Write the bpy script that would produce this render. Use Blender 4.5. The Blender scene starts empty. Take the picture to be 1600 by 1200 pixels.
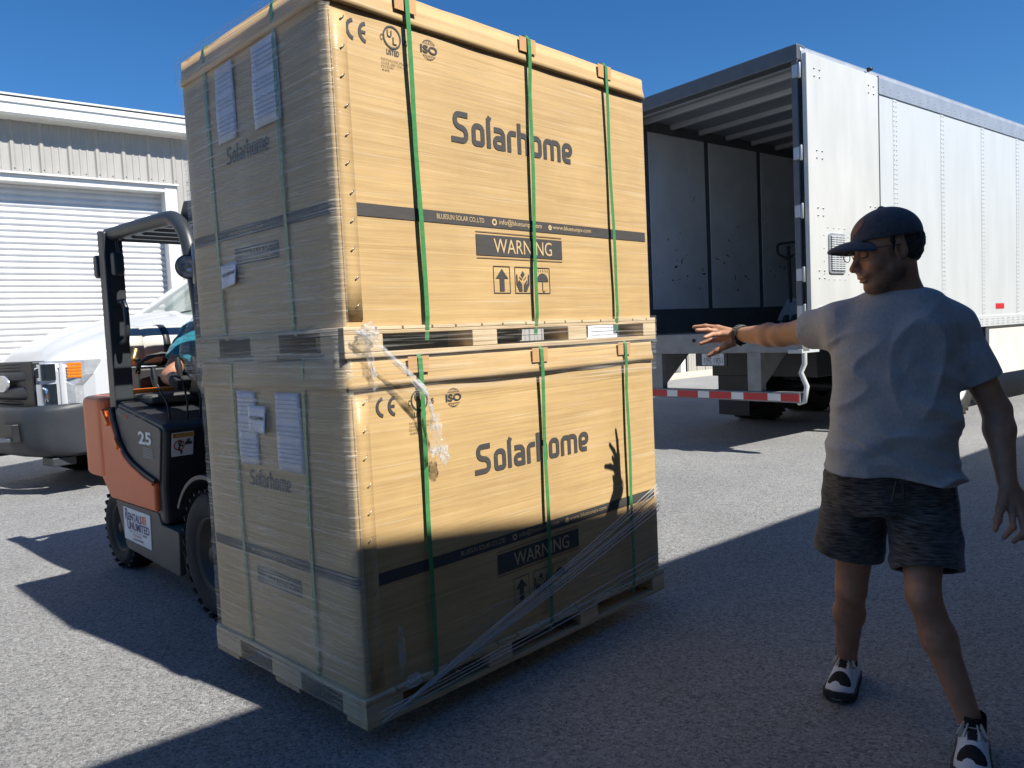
import bpy, bmesh, math, random
import numpy as np
from mathutils import Vector, Matrix, Euler, noise as mnoise
random.seed(7); np.random.seed(7)
SC = bpy.context.scene
COL = SC.collection
R = math.radians
# ------------------------------------------------------------------ camera
cam = bpy.data.cameras.new('camera'); camo = bpy.data.objects.new('camera', cam); COL.objects.link(camo)
cam.sensor_width = 36; cam.lens = 1201.0/1600*36; cam.clip_end = 2000; cam.clip_start = .05
pitch, roll = .0643, -.0474
fwd = Vector((0, math.cos(pitch), -math.sin(pitch))); up0 = Vector((0, math.sin(pitch), math.cos(pitch))); rt0 = Vector((1, 0, 0))
rt = math.cos(roll)*rt0 + math.sin(roll)*up0; up = -math.sin(roll)*rt0 + math.cos(roll)*up0
m = Matrix((rt, up, -fwd)).transposed().to_4x4(); m.translation = (0, 0, 1.39)
camo.matrix_world = m
SC.camera = camo
# ------------------------------------------------------------------ sky, sun, exposure
W = bpy.data.worlds.new('World'); SC.world = W; W.use_nodes = True
nt = W.node_tree; bg = nt.nodes['Background']
sky = nt.nodes.new('ShaderNodeTexSky'); sky.sky_type = 'NISHITA'; sky.sun_disc = False
SUN_EL, SUN_AZ = R(49), R(-37)
sky.sun_elevation = SUN_EL; sky.sun_rotation = math.pi/2-SUN_AZ
sky.altitude = 0; sky.air_density = 1.0; sky.dust_density = 0; sky.ozone_density = 10
bg.inputs['Strength'].default_value = .065
hsv = nt.nodes.new('ShaderNodeHueSaturation'); hsv.inputs['Saturation'].default_value = 1.14
nt.links.new(sky.outputs[0], hsv.inputs['Color']); nt.links.new(hsv.outputs[0], bg.inputs['Color'])
sl = bpy.data.lights.new('sun', 'SUN'); sl.energy = 4.4; sl.angle = R(.53); sl.color = (1, .955, .88)
so = bpy.data.objects.new('sun', sl); COL.objects.link(so)
SV = Vector((math.cos(SUN_EL)*math.cos(SUN_AZ), math.cos(SUN_EL)*math.sin(SUN_AZ), math.sin(SUN_EL)))
so.rotation_euler = (-SV).to_track_quat('-Z', 'Y').to_euler(); so.location = (20, -15, 30)
SC.view_settings.view_transform = 'Standard'; SC.view_settings.look = 'None'
SC.view_settings.gamma = 1; SC.view_settings.use_curve_mapping = False
SC.view_settings.exposure = .93
SC.cycles.max_bounces = 10; SC.cycles.transparent_max_bounces = 24

# ------------------------------------------------------------------ helpers
def tag(o, label=None, cat=None, group=None, kind=None):
    if label: o['label'] = label
    if cat: o['category'] = cat
    if group: o['group'] = group
    if kind: o['kind'] = kind
    return o
def thing(name, label, cat, loc=(0, 0, 0), rz=0, group=None):
    o = bpy.data.objects.new(name, None); COL.objects.link(o); o.empty_display_size = .2
    o.location = loc; o.rotation_euler = (0, 0, rz)
    return tag(o, label, cat, group)
def link(name, me, parent=None, loc=None, rot=None):
    o = bpy.data.objects.new(name, me); COL.objects.link(o)
    if parent: o.parent = parent
    if loc: o.location = loc
    if rot: o.rotation_euler = rot
    return o
class MB:
    def __init__(s): s.v = []; s.f = []; s.mi = []; s.sm = []
    def add(s, vs, fs, mi=0, smooth=False):
        b = len(s.v); s.v += [tuple(x) for x in vs]
        for f in fs: s.f.append(tuple(b+i for i in f)); s.mi.append(mi); s.sm.append(smooth)
        return s
    def box(s, lo, hi, mi=0, M=None):
        x0, y0, z0 = lo; x1, y1, z1 = hi
        vs = [Vector(p) for p in ((x0,y0,z0),(x1,y0,z0),(x1,y1,z0),(x0,y1,z0),(x0,y0,z1),(x1,y0,z1),(x1,y1,z1),(x0,y1,z1))]
        if M: vs = [M @ p for p in vs]
        return s.add(vs, [(0,3,2,1),(4,5,6,7),(0,1,5,4),(1,2,6,5),(2,3,7,6),(3,0,4,7)], mi)
    def prism(s, poly, axis, a, b, mi=0, smooth=False):
        # poly: 2D points in the two axes other than `axis` (cyclic order), extruded a..b
        def P(p, t):
            return {'x': (t, p[0], p[1]), 'y': (p[0], t, p[1]), 'z': (p[0], p[1], t)}[axis]
        n = len(poly)
        ar = sum(poly[i][0]*poly[(i+1) % n][1]-poly[(i+1) % n][0]*poly[i][1] for i in range(n))
        fl = (ar < 0) ^ (axis == 'y') ^ (b < a)
        vs = [P(p, a) for p in poly]+[P(p, b) for p in poly]
        fs = [tuple(range(n))[::-1], tuple(range(n, 2*n))]
        fs += [(i, (i+1) % n, n+(i+1) % n, n+i) for i in range(n)]
        if fl: fs = [f[::-1] for f in fs]
        return s.add(vs, fs, mi, smooth)
    def tube(s, pts, r, n=10, mi=0, closed=False, smooth=True, cap=True):
        pts = [Vector(p) for p in pts]; N = len(pts)
        rs = r if isinstance(r, (list, tuple)) else [r]*N
        vs = []; fs = []; prev = None
        for i, p in enumerate(pts):
            if closed: d = pts[(i+1) % N]-pts[i-1]
            else: d = pts[min(i+1, N-1)]-pts[max(i-1, 0)]
            d.normalize()
            if prev is None: x = d.orthogonal().normalized()
            else:
                x = prev-d*prev.dot(d)
                x = x.normalized() if x.length > 1e-6 else d.orthogonal().normalized()
            prev = x; y = d.cross(x)
            for k in range(n):
                a = 2*math.pi*k/n; vs.append(p+(x*math.cos(a)+y*math.sin(a))*rs[i])
        for i in range(N if closed else N-1):
            j = (i+1) % N
            for k in range(n): fs.append((i*n+k, i*n+(k+1) % n, j*n+(k+1) % n, j*n+k))
        b = len(s.f); s.add(vs, fs, mi, smooth)
        if cap and not closed: s.add([vs[k] for k in range(n)], [tuple(range(n))[::-1]], mi); s.add([vs[(N-1)*n+k] for k in range(n)], [tuple(range(n))], mi)
        return s
    def lathe(s, prof, c, axis, n=32, mi=0, smooth=True):
        # prof: (radius, along) pairs
        ax = Vector(axis).normalized(); x = ax.orthogonal().normalized(); y = ax.cross(x); c = Vector(c)
        vs = []; fs = []; m_ = len(prof)
        for k in range(n):
            a = 2*math.pi*k/n; d = x*math.cos(a)+y*math.sin(a)
            for (r, t) in prof: vs.append(c+d*r+ax*t)
        for k in range(n):
            j = (k+1) % n
            for i in range(m_-1): fs.append((k*m_+i, j*m_+i, j*m_+i+1, k*m_+i+1))
        return s.add(vs, fs, mi, smooth)
    def grid(s, fn, nu, nv, mi=0, smooth=True, flip=False):
        vs = [fn(i/nu, j/nv) for j in range(nv+1) for i in range(nu+1)]
        fs = []
        for j in range(nv):
            for i in range(nu):
                f = (j*(nu+1)+i, j*(nu+1)+i+1, (j+1)*(nu+1)+i+1, (j+1)*(nu+1)+i)
                fs.append(f[::-1] if flip else f)
        return s.add(vs, fs, mi, smooth)
    def mesh(s, name, mats):
        me = bpy.data.meshes.new(name); me.from_pydata([tuple(v) for v in s.v], [], s.f)
        for mm in (mats if isinstance(mats, (list, tuple)) else [mats]): me.materials.append(mm)
        me.polygons.foreach_set('material_index', s.mi); me.polygons.foreach_set('use_smooth', s.sm)
        me.update(); return me
    def build(s, name, mats, parent=None, bevel=0, seg=2, label=None, kind=None, loc=None, rot=None):
        o = link(name, s.mesh(name, mats), parent, loc, rot)
        if bevel:
            b = o.modifiers.new('bevel', 'BEVEL'); b.width = bevel; b.segments = seg; b.limit_method = 'ANGLE'; b.angle_limit = R(35)
            b.harden_normals = False
        if label: o['label'] = label
        if kind: o['kind'] = kind
        return o
def rpoly(pts, r=.02, n=4):
    # round the corners of a closed 2D polygon
    out = []; N = len(pts)
    for i in range(N):
        p = Vector(pts[i]).to_2d(); a = Vector(pts[i-1]).to_2d(); b = Vector(pts[(i+1) % N]).to_2d()
        da = (a-p); db = (b-p); rr = min(r, da.length*.45, db.length*.45)
        pa = p+da.normalized()*rr; pb = p+db.normalized()*rr
        for k in range(n+1):
            t = k/n; q = pa*(1-t)**2+p*2*t*(1-t)+pb*t*t; out.append((q.x, q.y))
    return out
# ------------------------------------------------------------------ materials
_mc = {}
def mat(name, col, rough=.5, metal=0, var=.12, vs=6, bump=0, bs=60, stretch=(1, 1, 1), coat=0, spec=.5, col2=None, detail=4, vcon=1.0, sheen=0, emit=None):
    if name in _mc: return _mc[name]
    m = bpy.data.materials.new(name); m.use_nodes = True; t = m.node_tree; N = t.nodes; L = t.links
    b = N['Principled BSDF']; b.inputs['Roughness'].default_value = rough; b.inputs['Metallic'].default_value = metal
    b.inputs['Coat Weight'].default_value = coat; b.inputs['Coat Roughness'].default_value = .12; b.inputs['Specular IOR Level'].default_value = spec
    b.inputs['Sheen Weight'].default_value = sheen
    tc = N.new('ShaderNodeTexCoord'); mp = N.new('ShaderNodeMapping'); mp.inputs['Scale'].default_value = stretch
    L.new(tc.outputs['Object'], mp.inputs['Vector'])
    if var or col2:
        no = N.new('ShaderNodeTexNoise'); no.inputs['Scale'].default_value = vs; no.inputs['Detail'].default_value = detail
        L.new(mp.outputs[0], no.inputs['Vector'])
        mr = N.new('ShaderNodeMapRange'); mr.inputs['From Min'].default_value = .5-.25/vcon; mr.inputs['From Max'].default_value = .5+.25/vcon
        L.new(no.outputs['Fac'], mr.inputs['Value'])
        mx = N.new('ShaderNodeMix'); mx.data_type = 'RGBA'
        c2 = col2 or tuple(c*(1+var) for c in col[:3]); c1 = col if col2 else tuple(c*(1-var) for c in col[:3])
        mx.inputs['A'].default_value = (*c1[:3], 1); mx.inputs['B'].default_value = (*c2[:3], 1)
        L.new(mr.outputs[0], mx.inputs['Factor']); L.new(mx.outputs['Result'], b.inputs['Base Color'])
        rr = N.new('ShaderNodeMapRange'); rr.inputs['To Min'].default_value = max(0, rough-.08); rr.inputs['To Max'].default_value = min(1, rough+.08)
        L.new(no.outputs['Fac'], rr.inputs['Value']); L.new(rr.outputs[0], b.inputs['Roughness'])
    else: b.inputs['Base Color'].default_value = (*col[:3], 1)
    if bump:
        nb = N.new('ShaderNodeTexNoise'); nb.inputs['Scale'].default_value = bs; nb.inputs['Detail'].default_value = 5
        L.new(mp.outputs[0], nb.inputs['Vector'])
        bp = N.new('ShaderNodeBump'); bp.inputs['Strength'].default_value = bump; bp.inputs['Distance'].default_value = .01
        L.new(nb.outputs['Fac'], bp.inputs['Height']); L.new(bp.outputs[0], b.inputs['Normal'])
    if emit: b.inputs['Emission Color'].default_value = (*emit, 1); b.inputs['Emission Strength'].default_value = 1
    _mc[name] = m; return m
def glass(name, col, rough=.05, alpha=.4, spec=.5):
    m = mat(name, col, rough, var=0, spec=spec); m.node_tree.nodes['Principled BSDF'].inputs['Alpha'].default_value = alpha; return m

def asphalt():
    m = bpy.data.materials.new('asphalt'); m.use_nodes = True; t = m.node_tree; N = t.nodes; L = t.links; b = N['Principled BSDF']
    tc = N.new('ShaderNodeTexCoord')
    v = N.new('ShaderNodeTexVoronoi'); v.inputs['Scale'].default_value = 95; L.new(tc.outputs['Object'], v.inputs['Vector'])
    v2 = N.new('ShaderNodeTexVoronoi'); v2.inputs['Scale'].default_value = 240; L.new(tc.outputs['Object'], v2.inputs['Vector'])
    hs = N.new('ShaderNodeSeparateColor'); L.new(v.outputs['Color'], hs.inputs[0])
    hs2 = N.new('ShaderNodeSeparateColor'); L.new(v2.outputs['Color'], hs2.inputs[0])
    cr = N.new('ShaderNodeValToRGB'); e = cr.color_ramp.elements
    e[0].position = 0; e[0].color = (.09, .088, .085, 1); e[1].position = 1; e[1].color = (.64, .635, .615, 1)
    for p, c in ((.30, .28), (.6, .38), (.9, .46), (.97, .56)):
        x = cr.color_ramp.elements.new(p); x.color = (c*.985, c*.99, c*.985, 1)
    L.new(hs.outputs[0], cr.inputs[0])
    cr2 = N.new('ShaderNodeValToRGB'); e = cr2.color_ramp.elements
    e[0].color = (.15, .152, .152, 1); e[1].color = (.53, .528, .515, 1); L.new(hs2.outputs[1], cr2.inputs[0])
    mx = N.new('ShaderNodeMix'); mx.data_type = 'RGBA'; mx.inputs['Factor'].default_value = .45
    L.new(cr.outputs[0], mx.inputs['A']); L.new(cr2.outputs[0], mx.inputs['B'])
    no = N.new('ShaderNodeTexNoise'); no.inputs['Scale'].default_value = .55; no.inputs['Detail'].default_value = 6; no.inputs['Roughness'].default_value = .65
    L.new(tc.outputs['Object'], no.inputs['Vector'])
    mr = N.new('ShaderNodeMapRange'); mr.inputs['From Min'].default_value = .3; mr.inputs['From Max'].default_value = .7; mr.inputs['To Min'].default_value = .84; mr.inputs['To Max'].default_value = 1.12
    L.new(no.outputs['Fac'], mr.inputs['Value'])
    mu = N.new('ShaderNodeMix'); mu.data_type = 'RGBA'; mu.blend_type = 'MULTIPLY'; mu.inputs['Factor'].default_value = 1
    L.new(mx.outputs['Result'], mu.inputs['A']); L.new(mr.outputs[0], mu.inputs['B']); L.new(mu.outputs['Result'], b.inputs['Base Color'])
    b.inputs['Roughness'].default_value = .78; b.inputs['Specular IOR Level'].default_value = .35
    bp = N.new('ShaderNodeBump'); bp.inputs['Strength'].default_value = 1.0; bp.inputs['Distance'].default_value = .008
    sm = N.new('ShaderNodeMath'); sm.operation = 'MULTIPLY_ADD'; sm.inputs[1].default_value = .6
    L.new(v.outputs['Distance'], sm.inputs[0]); L.new(v2.outputs['Distance'], sm.inputs[2])
    inv = N.new('ShaderNodeMath'); inv.operation = 'MULTIPLY'; inv.inputs[1].default_value = -1; L.new(sm.outputs[0], inv.inputs[0])
    L.new(inv.outputs[0], bp.inputs['Height']); L.new(bp.outputs[0], b.inputs['Normal'])
    return m

def cardboard():
    m = bpy.data.materials.new('cardboard'); m.use_nodes = True; t = m.node_tree; N = t.nodes; L = t.links; b = N['Principled BSDF']
    tc = N.new('ShaderNodeTexCoord')
    mp = N.new('ShaderNodeMapping'); mp.inputs['Scale'].default_value = (1.1, 1.1, 38); L.new(tc.outputs['Object'], mp.inputs['Vector'])
    wv = N.new('ShaderNodeTexNoise'); wv.inputs['Scale'].default_value = 1.6; wv.inputs['Detail'].default_value = 6; wv.inputs['Roughness'].default_value = .62; wv.inputs['Distortion'].default_value = .8
    L.new(mp.outputs[0], wv.inputs['Vector'])
    cr = N.new('ShaderNodeValToRGB'); e = cr.color_ramp.elements
    e[0].position = .30; e[0].color = (.425, .28, .122, 1); e[1].position = .68; e[1].color = (.555, .382, .174, 1)
    L.new(wv.outputs['Fac'], cr.inputs[0])
    # clear film stuck to the board: thin pale horizontal wrinkles
    mp2 = N.new('ShaderNodeMapping'); mp2.inputs['Scale'].default_value = (.9, .9, 70); L.new(tc.outputs['Object'], mp2.inputs['Vector'])
    n2 = N.new('ShaderNodeTexNoise'); n2.inputs['Scale'].default_value = 2.2; n2.inputs['Detail'].default_value = 4; L.new(mp2.outputs[0], n2.inputs['Vector'])
    mr = N.new('ShaderNodeMapRange'); mr.inputs['From Min'].default_value = .57; mr.inputs['From Max'].default_value = .74; mr.inputs['To Max'].default_value = .42
    L.new(n2.outputs['Fac'], mr.inputs['Value'])
    mx = N.new('ShaderNodeMix'); mx.data_type = 'RGBA'; mx.inputs['B'].default_value = (.62, .55, .43, 1)
    L.new(mr.outputs[0], mx.inputs['Factor']); L.new(cr.outputs[0], mx.inputs['A'])
    n4 = N.new('ShaderNodeTexNoise'); n4.inputs['Scale'].default_value = 2.6; n4.inputs['Detail'].default_value = 5; n4.inputs['Roughness'].default_value = .6; L.new(tc.outputs['Object'], n4.inputs['Vector'])
    m4 = N.new('ShaderNodeMapRange'); m4.inputs['From Min'].default_value = .3; m4.inputs['From Max'].default_value = .7; m4.inputs['To Min'].default_value = .90; m4.inputs['To Max'].default_value = 1.08; L.new(n4.outputs['Fac'], m4.inputs['Value'])
    x4 = N.new('ShaderNodeMix'); x4.data_type = 'RGBA'; x4.blend_type = 'MULTIPLY'; x4.inputs['Factor'].default_value = 1
    L.new(mx.outputs['Result'], x4.inputs['A']); L.new(m4.outputs[0], x4.inputs['B']); L.new(x4.outputs['Result'], b.inputs['Base Color'])
    b.inputs['Roughness'].default_value = .6; b.inputs['Coat Weight'].default_value = .35; b.inputs['Coat Roughness'].default_value = .22
    ad = N.new('ShaderNodeMath'); ad.operation = 'ADD'; L.new(wv.outputs['Fac'], ad.inputs[0]); L.new(n2.outputs['Fac'], ad.inputs[1])
    bp = N.new('ShaderNodeBump'); bp.inputs['Strength'].default_value = .30; bp.inputs['Distance'].default_value = .008
    L.new(ad.outputs[0], bp.inputs['Height']); L.new(bp.outputs[0], b.inputs['Coat Normal'])
    bp2 = N.new('ShaderNodeBump'); bp2.inputs['Strength'].default_value = .10; bp2.inputs['Distance'].default_value = .008
    L.new(ad.outputs[0], bp2.inputs['Height']); L.new(bp2.outputs[0], b.inputs['Normal'])
    return m

def film_mat(name, base=.16, peak=.75, thr=(.5, .72), sc=(1.0, 1.0, 55), col=(.62, .64, .66), rough=.18):
    m = bpy.data.materials.new(name); m.use_nodes = True; t = m.node_tree; N = t.nodes; L = t.links; b = N['Principled BSDF']
    b.inputs['Base Color'].default_value = (*col, 1); b.inputs['Roughness'].default_value = rough; b.inputs['Specular IOR Level'].default_value = .6
    tc = N.new('ShaderNodeTexCoord'); mp = N.new('ShaderNodeMapping'); mp.inputs['Scale'].default_value = sc; mp.inputs['Rotation'].default_value = (R(3), R(3), 0)
    L.new(tc.outputs['Object'], mp.inputs['Vector'])
    n1 = N.new('ShaderNodeTexNoise'); n1.inputs['Scale'].default_value = 2.0; n1.inputs['Detail'].default_value = 5; n1.inputs['Roughness'].default_value = .6; n1.inputs['Distortion'].default_value = .3
    L.new(mp.outputs[0], n1.inputs['Vector'])
    n3 = N.new('ShaderNodeTexNoise'); n3.inputs['Scale'].default_value = 2.6; n3.inputs['Detail'].default_value = 3; L.new(tc.outputs['Object'], n3.inputs['Vector'])
    mr = N.new('ShaderNodeMapRange'); mr.inputs['From Min'].default_value = thr[0]; mr.inputs['From Max'].default_value = thr[1]
    mr.inputs['To Min'].default_value = base; mr.inputs['To Max'].default_value = peak; L.new(n1.outputs['Fac'], mr.inputs['Value'])
    m3 = N.new('ShaderNodeMapRange'); m3.inputs['From Min'].default_value = .3; m3.inputs['From Max'].default_value = .7; m3.inputs['To Min'].default_value = .55; m3.inputs['To Max'].default_value = 1.25
    L.new(n3.outputs['Fac'], m3.inputs['Value'])
    mu = N.new('ShaderNodeMath'); mu.operation = 'MULTIPLY'; L.new(mr.outputs[0], mu.inputs[0]); L.new(m3.outputs[0], mu.inputs[1])
    L.new(mu.outputs[0], b.inputs['Alpha'])
    bp = N.new('ShaderNodeBump'); bp.inputs['Strength'].default_value = .5; bp.inputs['Distance'].default_value = .01
    L.new(n1.outputs['Fac'], bp.inputs['Height']); L.new(bp.outputs[0], b.inputs['Normal'])
    return m
def wood(name, c1, c2, sc=(3, 3, 60)):
    return mat(name, c1, .75, col2=c2, vs=2.5, stretch=sc, bump=.25, bs=4, detail=7, vcon=1.3)
# ------------------------------------------------------------------ print: lettering and marks as flat ink
def text_polys(body, bold=0.0):
    cu = bpy.data.curves.new('lettering', 'FONT'); cu.body = body; cu.size = 1; cu.offset = bold; cu.resolution_u = 3
    o = bpy.data.objects.new('lettering', cu); COL.objects.link(o)
    bpy.context.view_layer.update()
    me = bpy.data.meshes.new_from_object(o.evaluated_get(bpy.context.evaluated_depsgraph_get()))
    vs = [Vector((v.co.x, v.co.y)) for v in me.vertices]; fs = [tuple(p.vertices) for p in me.polygons]
    bpy.data.objects.remove(o); bpy.data.curves.remove(cu); bpy.data.meshes.remove(me)
    return vs, fs
class INK:
    """2D polygons in a face plane, later laid on a surface"""
    def __init__(s): s.v = []; s.f = []; s.mi = []
    def add(s, vs, fs, mi=0):
        b = len(s.v); s.v += [(float(p[0]), float(p[1])) for p in vs]
        for f in fs: s.f.append(tuple(b+i for i in f)); s.mi.append(mi)
        return s
    def rect(s, x0, y0, x1, y1, mi=0, nx=1):
        vs = []; fs = []
        for i in range(nx+1):
            x = x0+(x1-x0)*i/nx; vs += [(x, y0), (x, y1)]
        for i in range(nx): fs.append((2*i, 2*i+2, 2*i+3, 2*i+1))
        return s.add(vs, fs, mi)
    def poly(s, pts, mi=0):
        ar = sum(pts[i][0]*pts[(i+1) % len(pts)][1]-pts[(i+1) % len(pts)][0]*pts[i][1] for i in range(len(pts)))
        f = tuple(range(len(pts)))
        return s.add(pts, [f if ar > 0 else f[::-1]], mi)
    def stroke(s, pts, w, mi=0, closed=False):
        P = [Vector((p[0], p[1])) for p in pts]; n = len(P); vs = []
        for i in range(n):
            if closed: d0 = P[i]-P[i-1]; d1 = P[(i+1) % n]-P[i]
            else: d0 = P[i]-P[max(i-1, 0)]; d1 = P[min(i+1, n-1)]-P[i]
            if d0.length < 1e-9: d0 = d1
            if d1.length < 1e-9: d1 = d0
            d0 = d0.normalized(); d1 = d1.normalized(); t = d0+d1
            t = t.normalized() if t.length > 1e-6 else d0
            nn = Vector((-t.y, t.x)); k = max(.5, nn.dot(Vector((-d0.y, d0.x))))
            vs += [P[i]+nn*(w/2/k), P[i]-nn*(w/2/k)]
        fs = []
        for i in range(n if closed else n-1):
            j = (i+1) % n; fs.append((2*i+1, 2*j+1, 2*j, 2*i))
        return s.add(vs, fs, mi)
    def arc(s, cx, cy, r, a0, a1, w, mi=0, n=24, sx=1):
        full = abs(a1-a0) >= 360
        pts = [(cx+sx*r*math.cos(R(a0+(a1-a0)*k/n)), cy+r*math.sin(R(a0+(a1-a0)*k/n))) for k in range(n if full else n+1)]
        return s.stroke(pts, w, mi, full)
    def text(s, body, x0, y0, x1, y1, bold=.0, mi=0):
        vs, fs = text_polys(body, bold)
        if not vs: return s
        ax = min(v.x for v in vs); bx = max(v.x for v in vs); ay = min(v.y for v in vs); by = max(v.y for v in vs)
        return s.add([(x0+(v.x-ax)/(bx-ax)*(x1-x0), y0+(v.y-ay)/(by-ay)*(y1-y0)) for v in vs], fs, mi)
    def build(s, name, mats, place, parent):
        mb = MB(); mb.v = [tuple(place(*p)) for p in s.v]; mb.f = s.f; mb.mi = s.mi; mb.sm = [False]*len(s.f)
        return mb.build(name, mats, parent)
def fillet(pts, r, n=5):
    out = [pts[0]]
    for i in range(1, len(pts)-1):
        p = Vector(pts[i]); a = Vector(pts[i-1]); b = Vector(pts[i+1]); da = a-p; db = b-p
        rr = min(r, da.length*.5, db.length*.5); pa = p+da.normalized()*rr; pb = p+db.normalized()*rr
        for k in range(n+1):
            t = k/n; q = pa*(1-t)**2+p*2*t*(1-t)+pb*t*t; out.append((q.x, q.y))
    out.append(pts[-1]); return out
# squarish rounded display letters: strokes on a unit x-height grid (x right, y up)
def brand_word(ink, x0, y0, x1, y1, mi=0):
    w = .165; adv = 0; strokes = []
    def S(dx, pts, r=.14): strokes.append([(p[0]+dx, p[1]) for p in fillet(pts, r)])
    S(0, [(.66, 1.0-w/2), (.08+w/2, 1-w/2), (.08+w/2, .54), (.58, .46), (.58, w/2), (0, w/2)], .2)
    d = .80
    for ch in 'olarhome':
        X = .74; l = w/2; r_ = .52-w/2; b = w/2; t = X-w/2
        if ch == 'o':
            pts = fillet([((l+r_)/2, b), (l, b), (l, t), (r_, t), (r_, b), ((l+r_)/2, b)], .2); strokes.append([(p[0]+d, p[1]) for p in pts]); d += .60
        elif ch == 'l': strokes.append([(d+l, 0), (d+l, .99)]); strokes.append([(d+l+.01, .92), (d+l+.07, 1.05)]); d += .26
        elif ch == 'a':
            S(d, [(l-.03, t), (r_, t), (r_, 0)], .2); S(d, [(r_, b+.30), (l, b+.30), (l, b), (r_, b)], .16); d += .60
        elif ch == 'r': S(d, [(l, 0), (l, t), (.40, t)], .2); d += .45
        elif ch == 'h': strokes.append([(d+l, 0), (d+l, 1.05)]); S(d, [(l, t), (r_, t), (r_, 0)], .2); d += .60
        elif ch == 'm': S(d, [(l, 0), (l, t), (.43, t), (.43, 0)], .16); S(d, [(.43, t), (.43+.34, t), (.43+.34, 0)], .16); d += .93
        elif ch == 'e': S(d, [(r_-.02, b), (l, b), (l, t), (r_, t), (r_, .33), (l, .33)], .18); d += .56
    W_ = d-.04
    for st in strokes:
        ink.stroke([(x0+p[0]/W_*(x1-x0), y0+p[1]*(y1-y0)/1.05) for p in st], w*(x1-x0)/W_*.98, mi)
# ------------------------------------------------------------------ ground
M_asph = asphalt()
MB().add([(-250, -250, 0), (250, -250, 0), (250, 250, 0), (-250, 250, 0)], [(0, 1, 2, 3)]).build('ground', M_asph, kind='structure')
gr = MB(); rg = random.Random(21)
for k in range(420):
    d_ = 1.6+8*rg.random()**1.6; a_ = R(rg.uniform(50, 132)); x, y = d_*math.cos(a_), d_*math.sin(a_); r_ = rg.uniform(.0015, .0045)
    th = rg.random()*6; pts = [(x+r_*math.cos(th+q*2.1)*rg.uniform(.7, 1.4), y+r_*math.sin(th+q*2.1)*rg.uniform(.7, 1.4)) for q in range(3)]
    gr.add([(pts[0][0], pts[0][1], .0006), (pts[1][0], pts[1][1], .0006), (pts[2][0], pts[2][1], .0006), (x, y, r_*1.3)], [(0, 1, 3), (1, 2, 3), (2, 0, 3)])
gt = gr.build('loose_grit', mat('grit_pale', (.50, .48, .44), .8, var=.3, vs=40), kind='stuff'); gt['label'] = 'pale loose grit scattered on the asphalt'
M_conc = mat('apron_concrete', (.50, .46, .37), .85, var=.15, vs=1.5, bump=.2, bs=40)
AL = .672
FD = Vector((math.cos(AL), math.sin(AL), 0)); FN = Vector((-math.sin(AL), math.cos(AL), 0))
# ------------------------------------------------------------------ metal warehouse across the yard
o = MB().box((-12, -1.75, -.2), (34, .02, .012)).build('apron', M_conc, kind='structure'); o.location = FN*14.9; o.rotation_euler = (0, 0, AL)
M_wall = mat('wall_sheet', (.335, .322, .300), .5, metal=.0, var=.10, vs=2.5, stretch=(2, 2, .5), bump=.02, bs=8)
M_white = mat('white_trim', (.64, .65, .645), .4, var=.04, vs=3)
M_slat = mat('door_slat_white', (.60, .61, .63), .42, var=.09, vs=3, stretch=(1.2, 1.2, .6))
M_roof = mat('roof_sheet', (.6, .6, .58), .45, var=.06)
wh = thing('metal_warehouse', 'pale metal clad warehouse with white roll up door behind the white truck', 'building', FN*14.9, AL)
def rib_panel(h):
    P = .415; b = MB()
    prof = [(0, 0), (.012, -.004), (.035, -.034), (.075, -.034), (.098, -.004), (.105, 0), (.19, 0), (.20, -.010), (.225, -.010), (.235, 0), (.30, 0), (.31, -.010), (.335, -.010), (.345, 0), (P, 0)]
    vs = [(x, y, z) for z in (0, h) for (x, y) in prof]; n = len(prof)
    b.add(vs, [(i, i+1, n+i+1, n+i) for i in range(n-1)]); return b.mesh('wall_panel', M_wall)
EAVE, HEAD = 5.24, 4.37
pt, ps = rib_panel(EAVE), rib_panel(EAVE-HEAD)
doors = [(.28, 4.0), (14.6, 18.3)]
s = -11.62
while s < 33:
    over = any(d0-.21 < s+.2 < d1+.21 for d0, d1 in doors)
    link('wall_panel', ps if over else pt, wh, (s, 0, HEAD if over else 0)); s += .415
MB().box((-11.7, .36, 0), (33.6, 14, EAVE)).build('inner_wall', M_wall, wh)
for d0, d1 in doors:
    # recess lining, trim
    MB().box((d0-.21, -.07, 0), (d0, .34, HEAD-.002)).build('door_jamb', M_white, wh, .008)
    MB().box((d1, -.07, 0), (d1+.21, .34, HEAD-.002)).build('door_jamb', M_white, wh, .008)
    MB().box((d0, -.06, HEAD-.12), (d1, .34, HEAD-.004)).build('door_header', M_white, wh, .008)
    MB().box((d0-.24, -.115, HEAD), (d1+.24, -.036, HEAD+.03)).build('drip_cap', M_white, wh)
    b = MB(); n = 7
    pr = [(0, 0), (-.004, .008), (-.024, .028), (-.032, .05), (-.024, .075), (-.004, .095), (0, .1015)]
    vs = [(x, y, z) for x in (d0, d1) for (y, z) in pr]
    b.add(vs, [(i, n+i, n+i+1, i+1) for i in range(n-1)], 0, True); sm = b.mesh('door_slat', M_slat)
    for k in range(42): link('door_slat', sm, wh, (0, .24, .02+k*.1015))
    MB().box((d0, .2, 0), (d1, .26, .03)).build('door_bottom_bar', mat('dark_rubber', (.03, .03, .03), .8), wh)
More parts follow.
